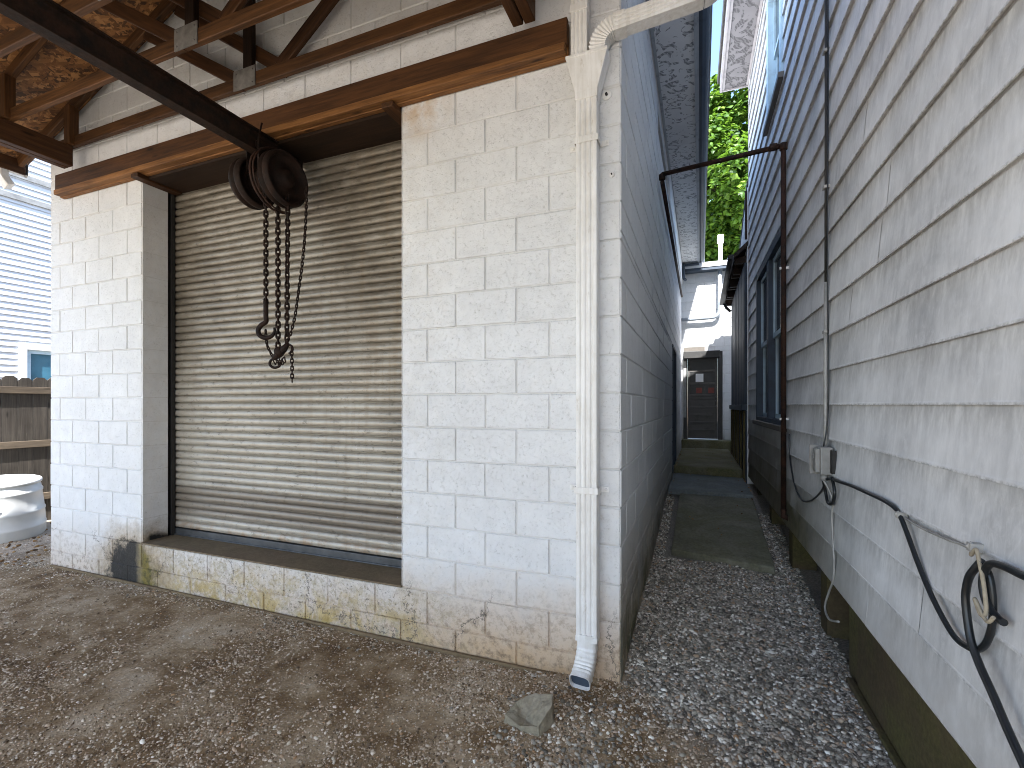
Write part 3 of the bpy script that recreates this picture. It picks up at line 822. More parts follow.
MB().tube([(-2.728, HY - .205 * math.cos(a), 3.025 + .205 * math.sin(a)) for a in np.linspace(-2.0, 2.6, 26)], .008, 8).tube([(-2.700, HY - .205 * math.cos(a), 3.025 + .205 * math.sin(a)) for a in np.linspace(-2.0, 2.6, 26)], .006, 8).build('chain_guide', 'pipe', hs)
for yy in (-.055, .055):
    MB().tube([(-2.985, HY + yy, 3.21), (-2.985, HY + yy, 3.05)], .007, 6).build('hanger_bolt', 'pipe', hs)
MB().box((-3.01, HY - .09, 3.115), (-2.86, HY + .09, 3.13)).build('hanger_plate', 'pipe', hs, .003)
disc(-2.94, 3.045, .17, .055).build('gear_housing', 'rust', hs)
MB().tube([(-2.94, HY, 3.04), (-2.66, HY, 3.03)], [.075, .075], 18).build('drum', 'rust', hs)
MB().tube([(-2.78, HY - .07, 3.40), (-2.77, HY - .10, 3.3), (-2.75, HY - .12, 3.2), (-2.735, HY - .13, 3.1)], .006, 6).build('guard_rod', 'rust', hs)
def chain(pts, pitch, wire, wid):
    P = [Vector(p) for p in pts]; L = [0]
    for a, b in zip(P, P[1:]): L.append(L[-1] + (b - a).length)
    mb = MB(); k = 0; q = 0.0
    spin = random.uniform(0, 1)
    while q < L[-1] - pitch * .5:
        j = max(i for i in range(len(P) - 1) if L[i] <= q + 1e-9)
        d = (P[j + 1] - P[j]).normalized(); c = P[j] + d * (q - L[j] + pitch / 2)
        a = Vector((.9, .43, 0)); a = (a - d * a.dot(d)).normalized(); bb = d.cross(a)
        th = .55 + (math.pi / 2 if k % 2 else 0) + spin + .12 * math.sin(k * .37) + random.uniform(-.12, .12)
        e = a * math.cos(th) + bb * math.sin(th)
        hl = pitch / 2 + wire * .9; hw = wid / 2 - wire
        loop = []
        for m in range(12):
            t = 2 * math.pi * m / 12
            loop.append(c + e * hw * math.cos(t) + d * ((hl - hw) * (1 if math.sin(t) > 0 else -1) * min(1, abs(math.sin(t)) * 2.2) + hw * math.sin(t)))
        mb.tube(loop, wire, 6, closed=True)
        q += pitch; k += 1
    return mb
chain([(-2.80, 2.43, 2.99), (-2.80, 2.43, 2.16)], .034, .0068, .036).build('load_chain', 'rust', hs)
chain([(-2.713, 2.452, 2.95), (-2.709, 2.45, 1.84)], .036, .0068, .038).build('load_chain', 'rust', hs)
chain([(-2.634, 2.463, 2.93), (-2.64, 2.46, 1.90)], .036, .0068, .038).build('load_chain', 'rust', hs)
arc = [(-2.475, 2.47, 2.95), (-2.48, 2.47, 2.75), (-2.50, 2.47, 2.52), (-2.54, 2.47, 2.28), (-2.57, 2.467, 2.10), (-2.60, 2.463, 1.99), (-2.63, 2.46, 1.92)]
chain(smooth_path(arc), .024, .0044, .022).build('hand_chain', 'rust', hs)
chain(smooth_path([(-2.815, 2.44, 2.0), (-2.80, 2.44, 1.90), (-2.77, 2.45, 1.83), (-2.73, 2.455, 1.79)]), .024, .0044, .022).build('hand_chain', 'rust', hs)
chain([(-2.600, 2.462, 1.87), (-2.592, 2.46, 1.75), (-2.592, 2.46, 1.63)], .026, .0046, .026).build('chain_tail', 'rust', hs)
hk = [(-2.80, 2.43, 2.20), (-2.80, 2.43, 2.10), (-2.80, 2.43, 2.055), (-2.835, 2.42, 2.03), (-2.853, 2.413, 1.995), (-2.84, 2.418, 1.958), (-2.80, 2.432, 1.943), (-2.762, 2.447, 1.958), (-2.745, 2.455, 1.99), (-2.748, 2.453, 2.015)]
hp = smooth_path(hk, 5)
MB().tube(hp, [.016 if i < 12 else .016 - .009 * max(0, (i - 30)) / 16 for i in range(len(hp))], 10).build('hook', 'rust', hs)
mb = MB()
mb.tube([(-2.74, 2.44, 1.80), (-2.70, 2.45, 1.83), (-2.66, 2.455, 1.865), (-2.625, 2.46, 1.90)], [.018, .027, .024, .012], 10)
mb.lathe([(.006, -.022), (.03, -.018), (.034, 0), (.03, .018), (.006, .022)], (-2.688, 2.44, 1.845), (.6, -.75, .1), 16)
mb.tube(smooth_path([(-2.73, 2.44, 1.80), (-2.76, 2.435, 1.785), (-2.765, 2.433, 1.755), (-2.735, 2.44, 1.735), (-2.70, 2.45, 1.745), (-2.69, 2.452, 1.77)], 4), .009, 8)
mb.tube(smooth_path([(-2.63, 2.46, 1.895), (-2.60, 2.465, 1.88), (-2.595, 2.465, 1.85), (-2.62, 2.46, 1.83)], 4), .008, 8)
for q in range(5):
    c = (-2.72 + .02 * q, 2.437, 1.775 + .012 * math.sin(q * 2)); 
    mb.tube([(c[0] + .014 * math.cos(t), c[1] + .006 * math.sin(t * 2 + q), c[2] + .02 * math.sin(t)) for t in np.linspace(0, 2 * math.pi, 10)[:-1]], .0045, 6, closed=True)
mb.build('lower_block', 'rust', hs)

# ------------------------------------------------------------------ downspout
dx0, dx1, dyf, dyb = -.609, -.499, 2.452, 2.530
ds = thing('downspout', (-.56, 2.49, 0), 'ribbed white downspout with funnel and branch pipe at the building corner', 'downspout')
def rect_sect(w, d, ribs=3):
    """closed section with shallow ribs on the front (local b < 0) face"""
    s = [(-w, d), (-w, -d)]
    for k in range(ribs):
        c = -w + 2 * w * (k + 1) / (ribs + 1)
        s += [(c - w * .13, -d), (c - w * .06, -d + .006), (c + w * .06, -d + .006), (c + w * .13, -d)]
    s += [(w, -d), (w, d)]
    return s
def vsect(mb, x0, x1, y0, y1, za, zb, ribs=3):
    cx, cy = (x0 + x1) / 2, (y0 + y1) / 2
    sec = rect_sect((x1 - x0) / 2, (y1 - y0) / 2, ribs)
    sec = [(a, b) for a, b in sec]
    i = len(mb.v); n = len(sec)
    for z in (za, zb):
        mb.v += [(cx + a, cy + b, z) for a, b in sec]
    for j in range(n):
        mb.f.append((i + j, i + (j + 1) % n, i + n + (j + 1) % n, i + n + j)); mb.sm.append(False)
    mb.f.append(tuple(i + n + j for j in range(n))); mb.sm.append(False)
    mb.f.append(tuple(i + j for j in range(n))[::-1]); mb.sm.append(False)
mb = MB(); vsect(mb, dx0, dx1, dyf, dyb, .24, 3.13); mb.build('pipe', 'spout', ds, .004)
mb = MB(); vsect(mb, -.638, -.552, 2.456, 2.531, 3.29, 4.60)
mb.box((-.642, 2.452, 3.56), (-.548, 2.532, 3.60)); mb.build('upper_pipe', 'spout', ds, .003)
# funnel
mb = MB()
def ring(x0, x1, y0, y1, z): return [(x0, y0, z), (x1, y0, z), (x1, y1, z), (x0, y1, z)]
rg = [ring(dx0 - .004, dx1 + .004, dyf - .004, dyb, 3.085), ring(dx0 - .005, dx1 + .005, dyf - .005, dyb, 3.125), ring(-.658, -.442, 2.432, 2.532, 3.300), ring(-.661, -.439, 2.429, 2.533, 3.303), ring(-.661, -.439, 2.429, 2.533, 3.316), ring(-.650, -.450, 2.438, 2.528, 3.316), ring(-.650, -.450, 2.438, 2.528, 3.29)]
for r_ in rg: mb.v += r_
for k in range(len(rg) - 1):
    for j in range(4):
        mb.f.append((k * 4 + j, k * 4 + (j + 1) % 4, k * 4 + 4 + (j + 1) % 4, k * 4 + 4 + j)); mb.sm.append(False)
mb.f.append((0, 3, 2, 1)); mb.f.append(tuple((len(rg) - 1) * 4 + j for j in range(4))); mb.sm += [False] * 2
mb.build('funnel', 'spout', ds, .006)
# branch pipe with pleated elbow
def swept_rect(mb, path, w, d, side, pleat=0.0, ribs=True):
    """rectangular section swept; 'side' is the fixed sideways axis (depth d), w lies in the bend plane"""
    side = Vector(side).normalized(); P = [Vector(p) for p in path]; i0 = len(mb.v); n = None
    for k, p in enumerate(P):
        t = (P[min(k + 1, len(P) - 1)] - P[max(k - 1, 0)]).normalized()
        s2 = (side - t * side.dot(t)).normalized(); nn = t.cross(s2)
        g = pleat * (1 if k % 2 else 0)
        if ribs == 'round':
            sec = []
            for q_ in range(20):
                a_ = -math.pi / 2 + .05 - 2 * math.pi * q_ / 20; ca_, sa_ = math.cos(a_), math.sin(a_)
                sec.append(((w / 2 - g) * math.copysign(abs(ca_) ** .5, ca_), (d / 2 - g * .6) * math.copysign(abs(sa_) ** .5, sa_)))
        else: sec = rect_sect(w / 2 - g, d / 2 - g * .6, 3 if ribs else 0)
        n = len(sec)
        mb.v += [tuple(p + nn * a - s2 * b * -1 * -1 if False else p + nn * a + s2 * (-b)) for a, b in sec]
    for k in range(len(P) - 1):
        for j in range(n):
            a = i0 + k * n; mb.f.append((a + j, a + (j + 1) % n, a + n + (j + 1) % n, a + n + j)); mb.sm.append(False)
    mb.f.append(tuple(i0 + j for j in range(n))[::-1]); mb.f.append(tuple(i0 + (len(P) - 1) * n + j for j in range(n))); mb.sm += [False, False]
elb = [(-.497, 2.485, 3.29), (-.497, 2.485, 3.335)]
cxr, czr, rr = -.393, 3.335, .104
for k in range(1, 20):
    a = math.pi - (math.pi / 2 - .10) * k / 19
    elb.append((cxr + rr * math.cos(a), 2.485, czr + rr * math.sin(a)))
mb = MB(); swept_rect(mb, elb, .088, .080, (0, -1, 0), .0055, False); mb.build('elbow', 'spout', ds)
e = Vector(elb[-1]); tdir = Vector((.995, .06, .12)).normalized()
mb = MB(); swept_rect(mb, [e - tdir * .01, e + tdir * .05], .092, .084, (0, -1, 0)); swept_rect(mb, [e + tdir * .045, e + tdir * .42], .084, .076, (0, -1, 0)); mb.build('branch_pipe', 'spout', ds, .002)
q = e + tdir * .42; up = [q]
for k in range(1, 9):
    a = (math.pi / 2 - .12) * k / 8
    up.append(q + tdir * .08 * math.sin(a) + Vector((0, 0, 1)) * .08 * (1 - math.cos(a)))
up.append(up[-1] + Vector((0, 0, .95)))
mb = MB(); swept_rect(mb, up, .08, .074, (0, -1, 0)); mb.build('riser_pipe', 'spout', ds)
for z in (2.872, 1.028):
    mb = MB().box((dx0 - .006, dyf - .005, z - .017), (dx1 + .006, dyf - .001, z + .017))
    for sx, xx in ((-1, dx0 - .006), (1, dx1 + .006)):
        mb.box((xx - .0035 if sx < 0 else xx - .0005, dyf - .005, z - .017), (xx + .0005 if sx < 0 else xx + .0035, dyb + .004, z + .017))
        mb.box((min(xx, xx + sx * .045), dyb - .0005, z - .015), (max(xx, xx + sx * .045), dyb + .0035, z + .015))
        mb.lathe([(.009, 0), (.008, .004), (.003, .006)], (xx + sx * .028, dyb - .001, z), (0, -1, 0), 8)
    mb.build('strap', 'spout', ds, .002)
# bottom elbow, pleated, kicked towards the yard with an open mouth
path = [(-.556, 2.491, .27), (-.556, 2.491, .20)]
for k in range(1, 13):
    a = R(74) * k / 12
    path.append((-.556 - .012 * k / 12, 2.491 - .12 * (1 - math.cos(a)), .20 - .13 * math.sin(a)))
t_ = (Vector(path[-1]) - Vector(path[-2])).normalized()
path.append(tuple(Vector(path[-1]) + t_ * .035))
mb = MB(); swept_rect(mb, path, .088, .108, (1, 0, 0), .004, 'round')
mb.f.pop(); mb.sm.pop()
sh = mb.build('bottom_elbow', 'spout', ds)
sol = sh.modifiers.new('sheet', 'SOLIDIFY'); sol.thickness = .0025; sol.offset = 1
pe = Vector(path[-1]) - t_ * .022
mb = MB(); swept_rect(mb, [pe, pe + t_ * .004], .080, .100, (1, 0, 0), 0, 'round'); mb.build('throat_plug', 'gutter', ds)  # dark plug, its colour stands for the shade inside the mouth
MB().box((dx0 - .003, dyf - .003, .235), (dx1 + .003, dyb + .001, .262)).build('joint_band', 'spout', ds, .002)

for lab, x, z, r_ in (('round painted anchor plate beside the funnel of the downspout', -.462, 3.128, .026), ('small painted bolt stub on the block wall beside the upper downspout strap', -.435, 2.70, .014)):
    mb = MB().lathe([(r_, 0), (r_, .004), (r_ * .85, .007), (r_ * .3, .008)], (x, YF - .0005, z), (0, -1, 0), 14)
    a = mb.build('anchor_plate', 'spout', None, 0, (x, YF, z)); tag(a, lab, 'wall anchor', 'painted wall anchors')
    MB().lathe([(r_ * .28, 0), (r_ * .28, .012)], (x, YF - .0075, z), (0, -1, 0), 8).build('bolt', 'track', a)

# ------------------------------------------------------------------ broken concrete chunk
mb = MB()
c0 = Vector((-.745, 2.10, -.028))
rings_ = [[(-.13, -.045), (-.03, -.075), (.085, -.085), (.125, .02), (.11, .10), (.0, .10), (-.10, .045)], [(-.125, -.04), (-.03, -.07), (.08, -.08), (.12, .02), (.10, .095), (.0, .095), (-.095, .04)]]
zz = [[0] * 7, [.045, .03, .055, .10, .105, .095, .065]]
for rg_, z_ in zip(rings_, zz):
    for (a, b), h in zip(rg_, z_): mb.v.append((c0.x + a * .88, c0.y + b * .9, c0.z + h * 1.1))
for j in range(7): mb.f.append((j, (j + 1) % 7, 7 + (j + 1) % 7, 7 + j)); mb.sm.append(False)
inn = [(-.085, -.02, .045), (-.02, -.045, .022), (.035, -.045, .035), (.06, .01, .085), (.05, .055, .09), (-.01, .05, .06), (-.06, .02, .05)]
i0 = len(mb.v)
for a, b, h in inn: mb.v.append((c0.x + a * .88, c0.y + b * .9, c0.z + h * 1.05))
for j in range(7): mb.f.append((7 + j, 7 + (j + 1) % 7, i0 + (j + 1) % 7, i0 + j)); mb.sm.append(False)
mb.v.append((c0.x - .02, c0.y + .005, c0.z + .022)); cc = len(mb.v) - 1
for j in range(7): mb.f.append((i0 + j, i0 + (j + 1) % 7, cc)); mb.sm.append(False)
ck = mb.build('concrete_chunk', 'rock', None, 0, tuple(c0))
s_ = ck.modifiers.new('s', 'SUBSURF'); s_.subdivision_type = 'SIMPLE'; s_.levels = s_.render_levels = 3
tx = bpy.data.textures.new('lump', 'CLOUDS'); tx.noise_scale = .05
dm = ck.modifiers.new('d', 'DISPLACE'); dm.texture = tx; dm.strength = .02; dm.mid_level = .5
tag(ck, 'broken grey concrete chunk lying on the gravel before the downspout', 'concrete chunk')

# ------------------------------------------------------------------ alley slabs and steps
def slab(name, mat, c, th, label, cat, bevel=.012, group=None):
    """four top corners; sides go down by th"""
    n = 14; mb = MB(); T = {}
    for i in range(n + 1):
        for j in range(n + 1):
            u, v = i / n, j / n
            p = (Vector(c[0]) * (1 - u) + Vector(c[1]) * u) * (1 - v) + (Vector(c[3]) * (1 - u) + Vector(c[2]) * u) * v
            p.z += .004 * fbm(p.x, p.y, 5, 3)
            p.x += .006 * fbm(p.y * 3, i, 2, 2) if i in (0, n) else 0
            p.y += .008 * fbm(p.x * 3, j, 2, 2) if j in (0, n) else 0
            T[i, j] = len(mb.v); mb.v.append(tuple(p))
    for i in range(n):
        for j in range(n): mb.f.append((T[i, j], T[i + 1, j], T[i + 1, j + 1], T[i, j + 1])); mb.sm.append(True)
    rim = [(i, 0) for i in range(n)] + [(n, j) for j in range(n)] + [(i, n) for i in range(n, 0, -1)] + [(0, j) for j in range(n, 0, -1)]
    low = {}
    for k in rim: low[k] = len(mb.v); x, y, z = mb.v[T[k]]; mb.v.append((x, y, z - th))
    for a, b in zip(rim, rim[1:] + rim[:1]): mb.f.append((T[b], T[a], low[a], low[b])); mb.sm.append(False)
    o = mb.build(name, mat, None, bevel, tuple(c[0]))
    return tag(o, label, cat, group)
slab('paving_slab', 'slab', [(-.244, 4.60, .155), (.585, 4.50, .115), (.60, 6.45, .345), (-.235, 6.36, .375)], .06, 'large mossy concrete slab, nearest and longest in the alley', 'slab', group='alley slabs')
slab('paving_slab', 'slab_blue', [(-.375, 6.30, .425), (.60, 6.42, .385), (.585, 7.70, .415), (-.375, 7.70, .435)], .07, 'short blue-grey slab between the long slab and the first step', 'slab', group='alley slabs')
slab('step', 'step', [(-.378, 7.72, .552), (.578, 7.66, .535), (.56, 11.02, .545), (-.378, 11.02, .545)], .35, 'deep mossy concrete landing below the black door of the alley', 'step', .02, group='alley steps')
slab('step', 'step', [(-.375, 11.03, .715), (.70, 11.03, .705), (.70, YE - .004, .715), (-.375, YE - .004, .72)], .4, 'narrow mossy doorstep right under the black door', 'step', .012, group='alley steps')

# ------------------------------------------------------------------ sided house on the right
AH = R(.84); HU = Vector((-math.sin(AH), math.cos(AH), 0)); HN = Vector((-math.cos(AH), -math.sin(AH), 0)); HO = Vector((.766, 0, 0))
def FH(u, z, d): p = HO + HU * u + HN * d; return (p.x, p.y, z)
def BOXH(mb, u0, u1, z0, z1, d0, d1):
    return mb.box((u0, z0, d0), (u1, z1, d1), frame=FH)
ECO = .2032; ZB = .4615; UE = 7.52; ZSO = 6.07
def siding(mb, fr, u0, u1, z0, z1, ops, lip=.017, gap=.014, course=ECO, zbase=ZB, seams=3.7, back=.08):
    n0 = int(math.floor((z0 - zbase) / course + .01)); n1 = int(math.ceil((z1 - zbase) / course - .01))
    for n in range(n0, n1):
        cb, ct = zbase + n * course, zbase + (n + 1) * course
        br = []; q = u0 + random.uniform(.4, seams)
        while q < u1: br.append(q); q += random.uniform(seams * .5, seams)
        for za, zb in zsplit(max(cb, z0), min(ct, z1), ops):
            cuts = [(a, b) for a, b, c, d in ops if c < (za + zb) / 2 < d]
            for p, q in minus((u0, u1), cuts):
                ed = [p] + [b for b in br if p + .05 < b < q - .05] + [q]
                for k, (a, b) in enumerate(zip(ed, ed[1:])):
                    o = .0016 if (k + n) % 2 else 0
                    D = lambda z: o + (lip + .0018 if z < cb + .008 else lip * (1 - max(0, (z - cb - .012)) / (course - .012)))
                    b2 = b + (.02 if k < len(ed) - 2 and o else 0)
                    ks = max(1, int((b2 - a) / .8)); zs = [za, min(za + .0075, zb), min(za + .012, zb), (za + zb) / 2, zb]
                    ii = len(mb.v)
                    for z in zs:
                        for m in range(ks + 1):
                            u = a + (b2 - a) * m / ks
                            w = .0022 * mnoise.noise(Vector((u * 1.1, z * 3, n * 1.7)))
                            mb.v.append(fr(u, z + .0018 * mnoise.noise(Vector((u * .9, n * 2.1, 8))), D(z) + w))
                    for r_ in range(4):
                        for m in range(ks):
                            c = ii + r_ * (ks + 1) + m
                            mb.f.append((c, c + 1, c + ks + 2, c + ks + 1)); mb.sm.append(False)
                    if za == cb:
                        mb.quad(fr(a, cb, o + lip + .0018), fr(b2, cb, o + lip + .0018), fr(b2, cb, o + lip - .0025), fr(a, cb, o + lip - .0025)); mb.quad(fr(a, cb, o + lip - .0025), fr(b2, cb, o + lip - .0025), fr(b2, cb + gap, o + lip - .004), fr(a, cb + gap, o + lip - .004)); mb.quad(fr(a, cb + gap, o + lip - .004), fr(b2, cb + gap, o + lip - .004), fr(b2, cb + gap + .002, -.0025), fr(a, cb + gap + .002, -.0025))
                    if o: mb.quad(fr(b2, za, D(za)), fr(b2, zb, D(zb)), fr(b2, zb, D(zb) - .003), fr(b2, za, D(za) - .003))
    zs = sorted({z0, z1, *[max(z0, min(z1, z)) for o in ops for z in o[2:4]]})
    for za, zb in zip(zs, zs[1:]):
        cuts = [(a, b) for a, b, c, d in ops if c < (za + zb) / 2 < d]
        for p, q in minus((u0, u1), cuts):
            mb.box((p, za, -back), (q, zb, -.003), frame=fr)
hs_ = thing('sided_house', (.76, 2.0, 0), 'tall house in streaked white horizontal siding with blue-black windows', 'house')
WL = (4.72, 6.62, 1.29, 3.09); WU = (4.80, 5.66, 4.40, 5.75)
mb = MB(); siding(mb, FH, -3.2, UE, ZB, ZSO, [WL, WU]); mb.build('wall', 'siding', hs_)
BOXH(MB(), UE, UE + .012, ZB - .0, ZSO, -.10, .018).build('corner_board', 'fascia2', hs_)
BOXH(MB(), -3.2, 2.98, -.3, ZB + .003, -.25, -.045).build('foundation', 'foundation', hs_, .004)
mb = MB(); BOXH(mb, -3.2, 3.05, -.3, .012, -.044, -.012); mb.build('ground_board', 'foundation', hs_, .006)
mb = MB(); BOXH(mb, 2.98, UE, -.3, ZB + .003, -.45, -.40); mb.build('crawl_space', 'void', hs_)
for u in (3.0, 3.62, 4.75, 5.9, 7.0):
    BOXH(MB(), u, u + .16, -.3, ZB + .002, -.24, -.055).build('pier', 'foundation', hs_, .006)
# other walls and roof
mb = MB(); F2 = lambda a, b, d: FH(d, b, a)
mb.prism([(-.10, ZB), (-6.5, ZB), (-6.5, ZSO), (-3.3, ZSO + 2.4), (-.10, ZSO)], -3.2, -3.1, F2); mb.prism([(-.10, ZB), (-6.5, ZB), (-6.5, ZSO), (-3.3, ZSO + 2.4), (-.10, ZSO)], UE - .15, UE - .002, F2)
mb.build('gable_wall', 'vinyl', hs_)
BOXH(MB(), -3.1, UE - .15, ZB, ZSO, -6.5, -6.4).build('wall', 'vinyl', hs_)
BOXH(MB(), -3.4, UE + .05, ZSO, ZSO + .022, -.01, .36).build('soffit', 'soffit2', hs_)
BOXH(MB(), -3.4, UE + .07, ZSO - .025, ZSO + .16, .36, .385).build('fascia', 'fascia2', hs_)
mb = MB(); BOXH(mb, -3.4, UE + .07, ZSO - .012, ZSO - .002, .325, .36); BOXH(mb, UE + .05, UE + .07, ZSO - .02, ZSO + .2, .0, .36); BOXH(mb, -3.4, UE + .02, ZSO - .02, ZSO - .001, .014, .04); mb.build('trim', 'fascia2', hs_)
mb = MB()
mb.prism([(.41, ZSO + .14), (-3.3, ZSO + 2.58), (-6.9, ZSO + .14), (-6.9, ZSO + .2), (-3.3, ZSO + 2.66), (.42, ZSO + .19)], -3.45, UE + .12, F2); mb.build('roof', 'shingle', hs_)
# windows
def window(u0, u1, z0, z1, fm, sm, nlight, name='window', sash=.045, d_out=.022):
    fr = MB(); t = .09
    BOXH(fr, u0, u0 + t, z0, z1, -.06, d_out); BOXH(fr, u1 - t, u1, z0, z1, -.06, d_out)
    BOXH(fr, u0 + t, u1 - t, z1 - t, z1, -.06, d_out); BOXH(fr, u0 + t, u1 - t, z0, z0 + .05, -.06, d_out)
    inner = (u1 - u0 - 2 * t - (nlight - 1) * .12) / nlight
    w = None; spans = []
    for k in range(nlight):
        a = u0 + t + k * (inner + .12); spans.append((a, a + inner))
        if k: BOXH(fr, a - .12, a, z0 + .05, z1 - t, -.06, d_out - .004)
    w = fr.build(name, fm, hs_, .003)
    zm = (z0 + z1) / 2
    for a, b in spans:
        for za, zb, dd in ((z0 + .05, zm + .02, -.052), (zm - .02, z1 - t, -.030)):
            s = MB()
            BOXH(s, a, a + sash, za, zb, dd - .02, dd + .006); BOXH(s, b - sash, b, za, zb, dd - .02, dd + .006)
            BOXH(s, a + sash, b - sash, za, za + sash, dd - .02, dd + .006); BOXH(s, a + sash, b - sash, zb - sash, zb, dd - .02, dd + .006)
            s.build('sash', sm, w)
            BOXH(MB(), a + sash, b - sash, za + sash, zb - sash, dd - .014, dd - .008).build('pane', 'glass', w)
    BOXH(MB(), u0, u1, z0, z1, -.079, -.075).build('dark_room', 'void', w)
    return w
w1 = window(*WL, 'navyframe', 'bluetrim', 2)
BOXH(MB(), WL[0] - .05, WL[1] + .05, WL[2] - .045, WL[2] + .004, -.02, .055).build('sill', 'ledge', w1, .005)
w2 = window(*WU, 'bluetrim', 'bluetrim', 1, d_out=.03)
BOXH(MB(), WU[0] - .07, WU[1] + .06, WU[2] - .05, WU[2] + .003, -.02, .06).build('sill', 'ledge', w2, .005)

# rear addition of the same house, dropping away behind it
XA = .60
ad = thing('rear_addition', (XA + .5, 9, 0), 'low rear addition with navy boarded side, ragged dark eave and white upper wall', 'lean-to')
FA = lambda a, b, d: (XA + d, a, b)
mb = MB(); mb.prism([(UE + .04, .2), (10.55, .2), (10.55, 3.75), (9.95, 3.75), (9.14, 3.99), (UE + .04, 4.60)], .03, 3.0, FA); mb.build('wall', 'white', ad)
mb = MB().box((XA - .006, UE + .04, 1.48), (XA + .028, 10.55, 3.52)); mb.build('side_panel', 'navy', ad)
mb = MB()
for k in range(9): mb.box((XA - .012, UE + .1 + k * .36, 1.47), (XA - .0065, UE + .125 + k * .36, 3.5))
mb.build('batten', 'navy', ad)
MB().box((XA - .05, UE + .03, 1.40), (XA + .028, 10.57, 1.478)).build('ledge', 'navyframe', ad, .006)
MB().box((XA + .01, UE + .04, .2), (XA + .029, 10.55, 1.398)).build('base_panel', 'navyframe', ad)
for k in range(6): MB().box((XA - .02, UE + .1 + k * .58, .2), (XA + .009, UE + .16 + k * .58, 1.39)).build('base_post', 'foundation', ad)
mb = MB(); mb.prism([(-.14, 3.60), (.08, 3.80), (.08, 3.87), (-.15, 3.66)], UE + .04, 10.62, lambda a, b, d: (XA + a, d, b)); mb.build('eave', 'dark_tone', ad)
for k in range(8):
    y = UE + .2 + k * .42
    MB().box((XA - .12, y, 3.56 - .05 * (k % 2)), (XA + .025, y + .06, 3.66)).build('rafter_tail', 'dark_tone', ad)
mb = MB().tube([(XA - .16, UE + .3, 3.70), (XA - .165, 8.6, 3.66), (XA - .17, 9.8, 3.62), (XA - .18, 10.68, 3.56)], .045, 8, sect=[(-1, -.6), (1, -.8), (1.1, .8), (-1, .7)])
mb.tube([(XA - .16, 10.55, 3.58), (XA - .10, 10.6, 3.46), (XA - .02, 10.62, 3.38)], .03, 8)
mb.build('gutter', 'track', ad)
mb = MB(); mb.prism([(UE + .03, 4.62), (9.14, 4.005), (10.62, 3.77), (10.62, 3.83), (9.14, 4.07), (UE + .03, 4.69)], .022, 3.05, FA); mb.build('roof', 'shingle', ad)
mb = MB().box((XA + .0, UE + .035, 3.86), (XA + .028, UE + .075, 4.55)); mb.build('corner_board', 'dark_tone', ad)

# ------------------------------------------------------------------ end wall of the alley
eb = thing('rear_building', (.1, YE, .4), 'flat roofed white block building closing the far end of the alley', 'building')
FE = lambda u, z, d: (u, YE - d, z)
mb = MB(); DO = (-.345, .455, .72, 2.66)
block_wall(mb, FE, XL - .3, 3.6, -.2, 4.46, [DO], .2, -.1, jd=.006); mb.build('wall', 'side', eb)
MB().box((XL - .3, YE - .24, 4.46), (3.6, YE + .3, 4.565)).build('roof_edge', 'white', eb, .006)
MB().box((XL - .3, YE - .225, 4.40), (3.6, YE - .001, 4.459)).build('soffit', 'gutter', eb)
MB().box((XL - .3, YE + .302, 4.45), (3.6, YE + 6, 4.55)).build('roof', 'roof_bounce', eb)
dr = MB().box((-.255, YE + .03, .735), (.36, YE + .07, 2.60))
for za, zb in ((2.26, 2.56), ):
    pass
dr = dr.build('door', 'doorwood', eb)
mb = MB()
# stiles and rails stand proud of the recessed panels
for a, b in ((-.255, -.215), (.305, .36)): mb.box((a, YE + .014, .735), (b, YE + .0295, 2.60))
for z in (.735, .90, 1.07, 1.24, 1.41, 1.60, 1.675, 1.935, 2.215, 2.56):
    mb.box((-.2145, YE + .014, z), (.3045, YE + .0295, z + .04))
mb.build('rail', 'doorwood', dr, .003)
for za, zb in ((1.977, 2.213), (1.717, 1.933), (2.257, 2.558)):
    MB().box((-.213, YE + .022, za), (.303, YE + .0285, zb)).build('pane', 'dullpane', dr)
MB().box((-.09, YE + .0195, 1.99), (.07, YE + .0215, 2.17)).build('notice', 'white', dr)
for x in (-.08, .17): MB().box((x, YE + .0195, 1.74), (x + .12, YE + .0215, 1.86)).build('red_reflection', 'red', dr)  # dull red reflection on the panes, painted as flat squares
for z in (1.86, 1.66, 1.57, 1.45):
    MB().lathe([(.018, 0), (.02, .006), (.012, .012), (.012, .02), (.022, .03), (.018, .045)], (.333, YE + .0135, z), (0, -1, 0), 12).build('handle', 'bar', dr)
mb = MB().box((-.345, YE - .03, .72), (-.257, YE + .06, 2.655)).box((.362, YE - .03, .72), (.455, YE + .06, 2.655)).box((-.256, YE - .03, 2.602), (.361, YE + .06, 2.655))
mb.build('frame', 'blackdoor', dr, .004)
MB().box((-.335, YE - .20, 2.50), (.40, YE - .031, 2.655)).build('hood', 'blackdoor', dr, .01)
MB().box((-.344, YE - .0345, 1.2), (-.285, YE - .0305, 2.45)).build('stop_board', 'bandgrey', dr)
mb = MB().box((-.345, YE - .012, 2.66), (.1, YE - .0055, 2.76)); mb.build('lintel_patch', 'ledge', eb)
vp = thing('vent_pipe', (.40, YE - .08, 3.3), 'white vent pipe with cap rising from a grey drain pipe on the end wall', 'pipe')
MB().tube([(.405, YE - .105, 4.46), (.412, YE - .105, 5.00)], .042, 16).build('stack', 'pvc', vp)
MB().lathe([(.062, 0), (.066, .02), (.066, .15), (.058, .17), (.03, .175)], (.412, YE - .105, 4.98), (0, 0, 1), 18).build('cap', 'pvc', vp)
pts = [(.40, YE - .105, 4.455), (.395, YE - .105, 3.53)]
for k in range(1, 9):
    a = math.pi / 2 * k / 8
    pts.append((.395 - .15 * (1 - math.cos(a)), YE - .105, 3.53 - .15 * math.sin(a)))
pts += [(-.20, YE - .10, 3.37), (-.384, YE - .10, 3.375)]
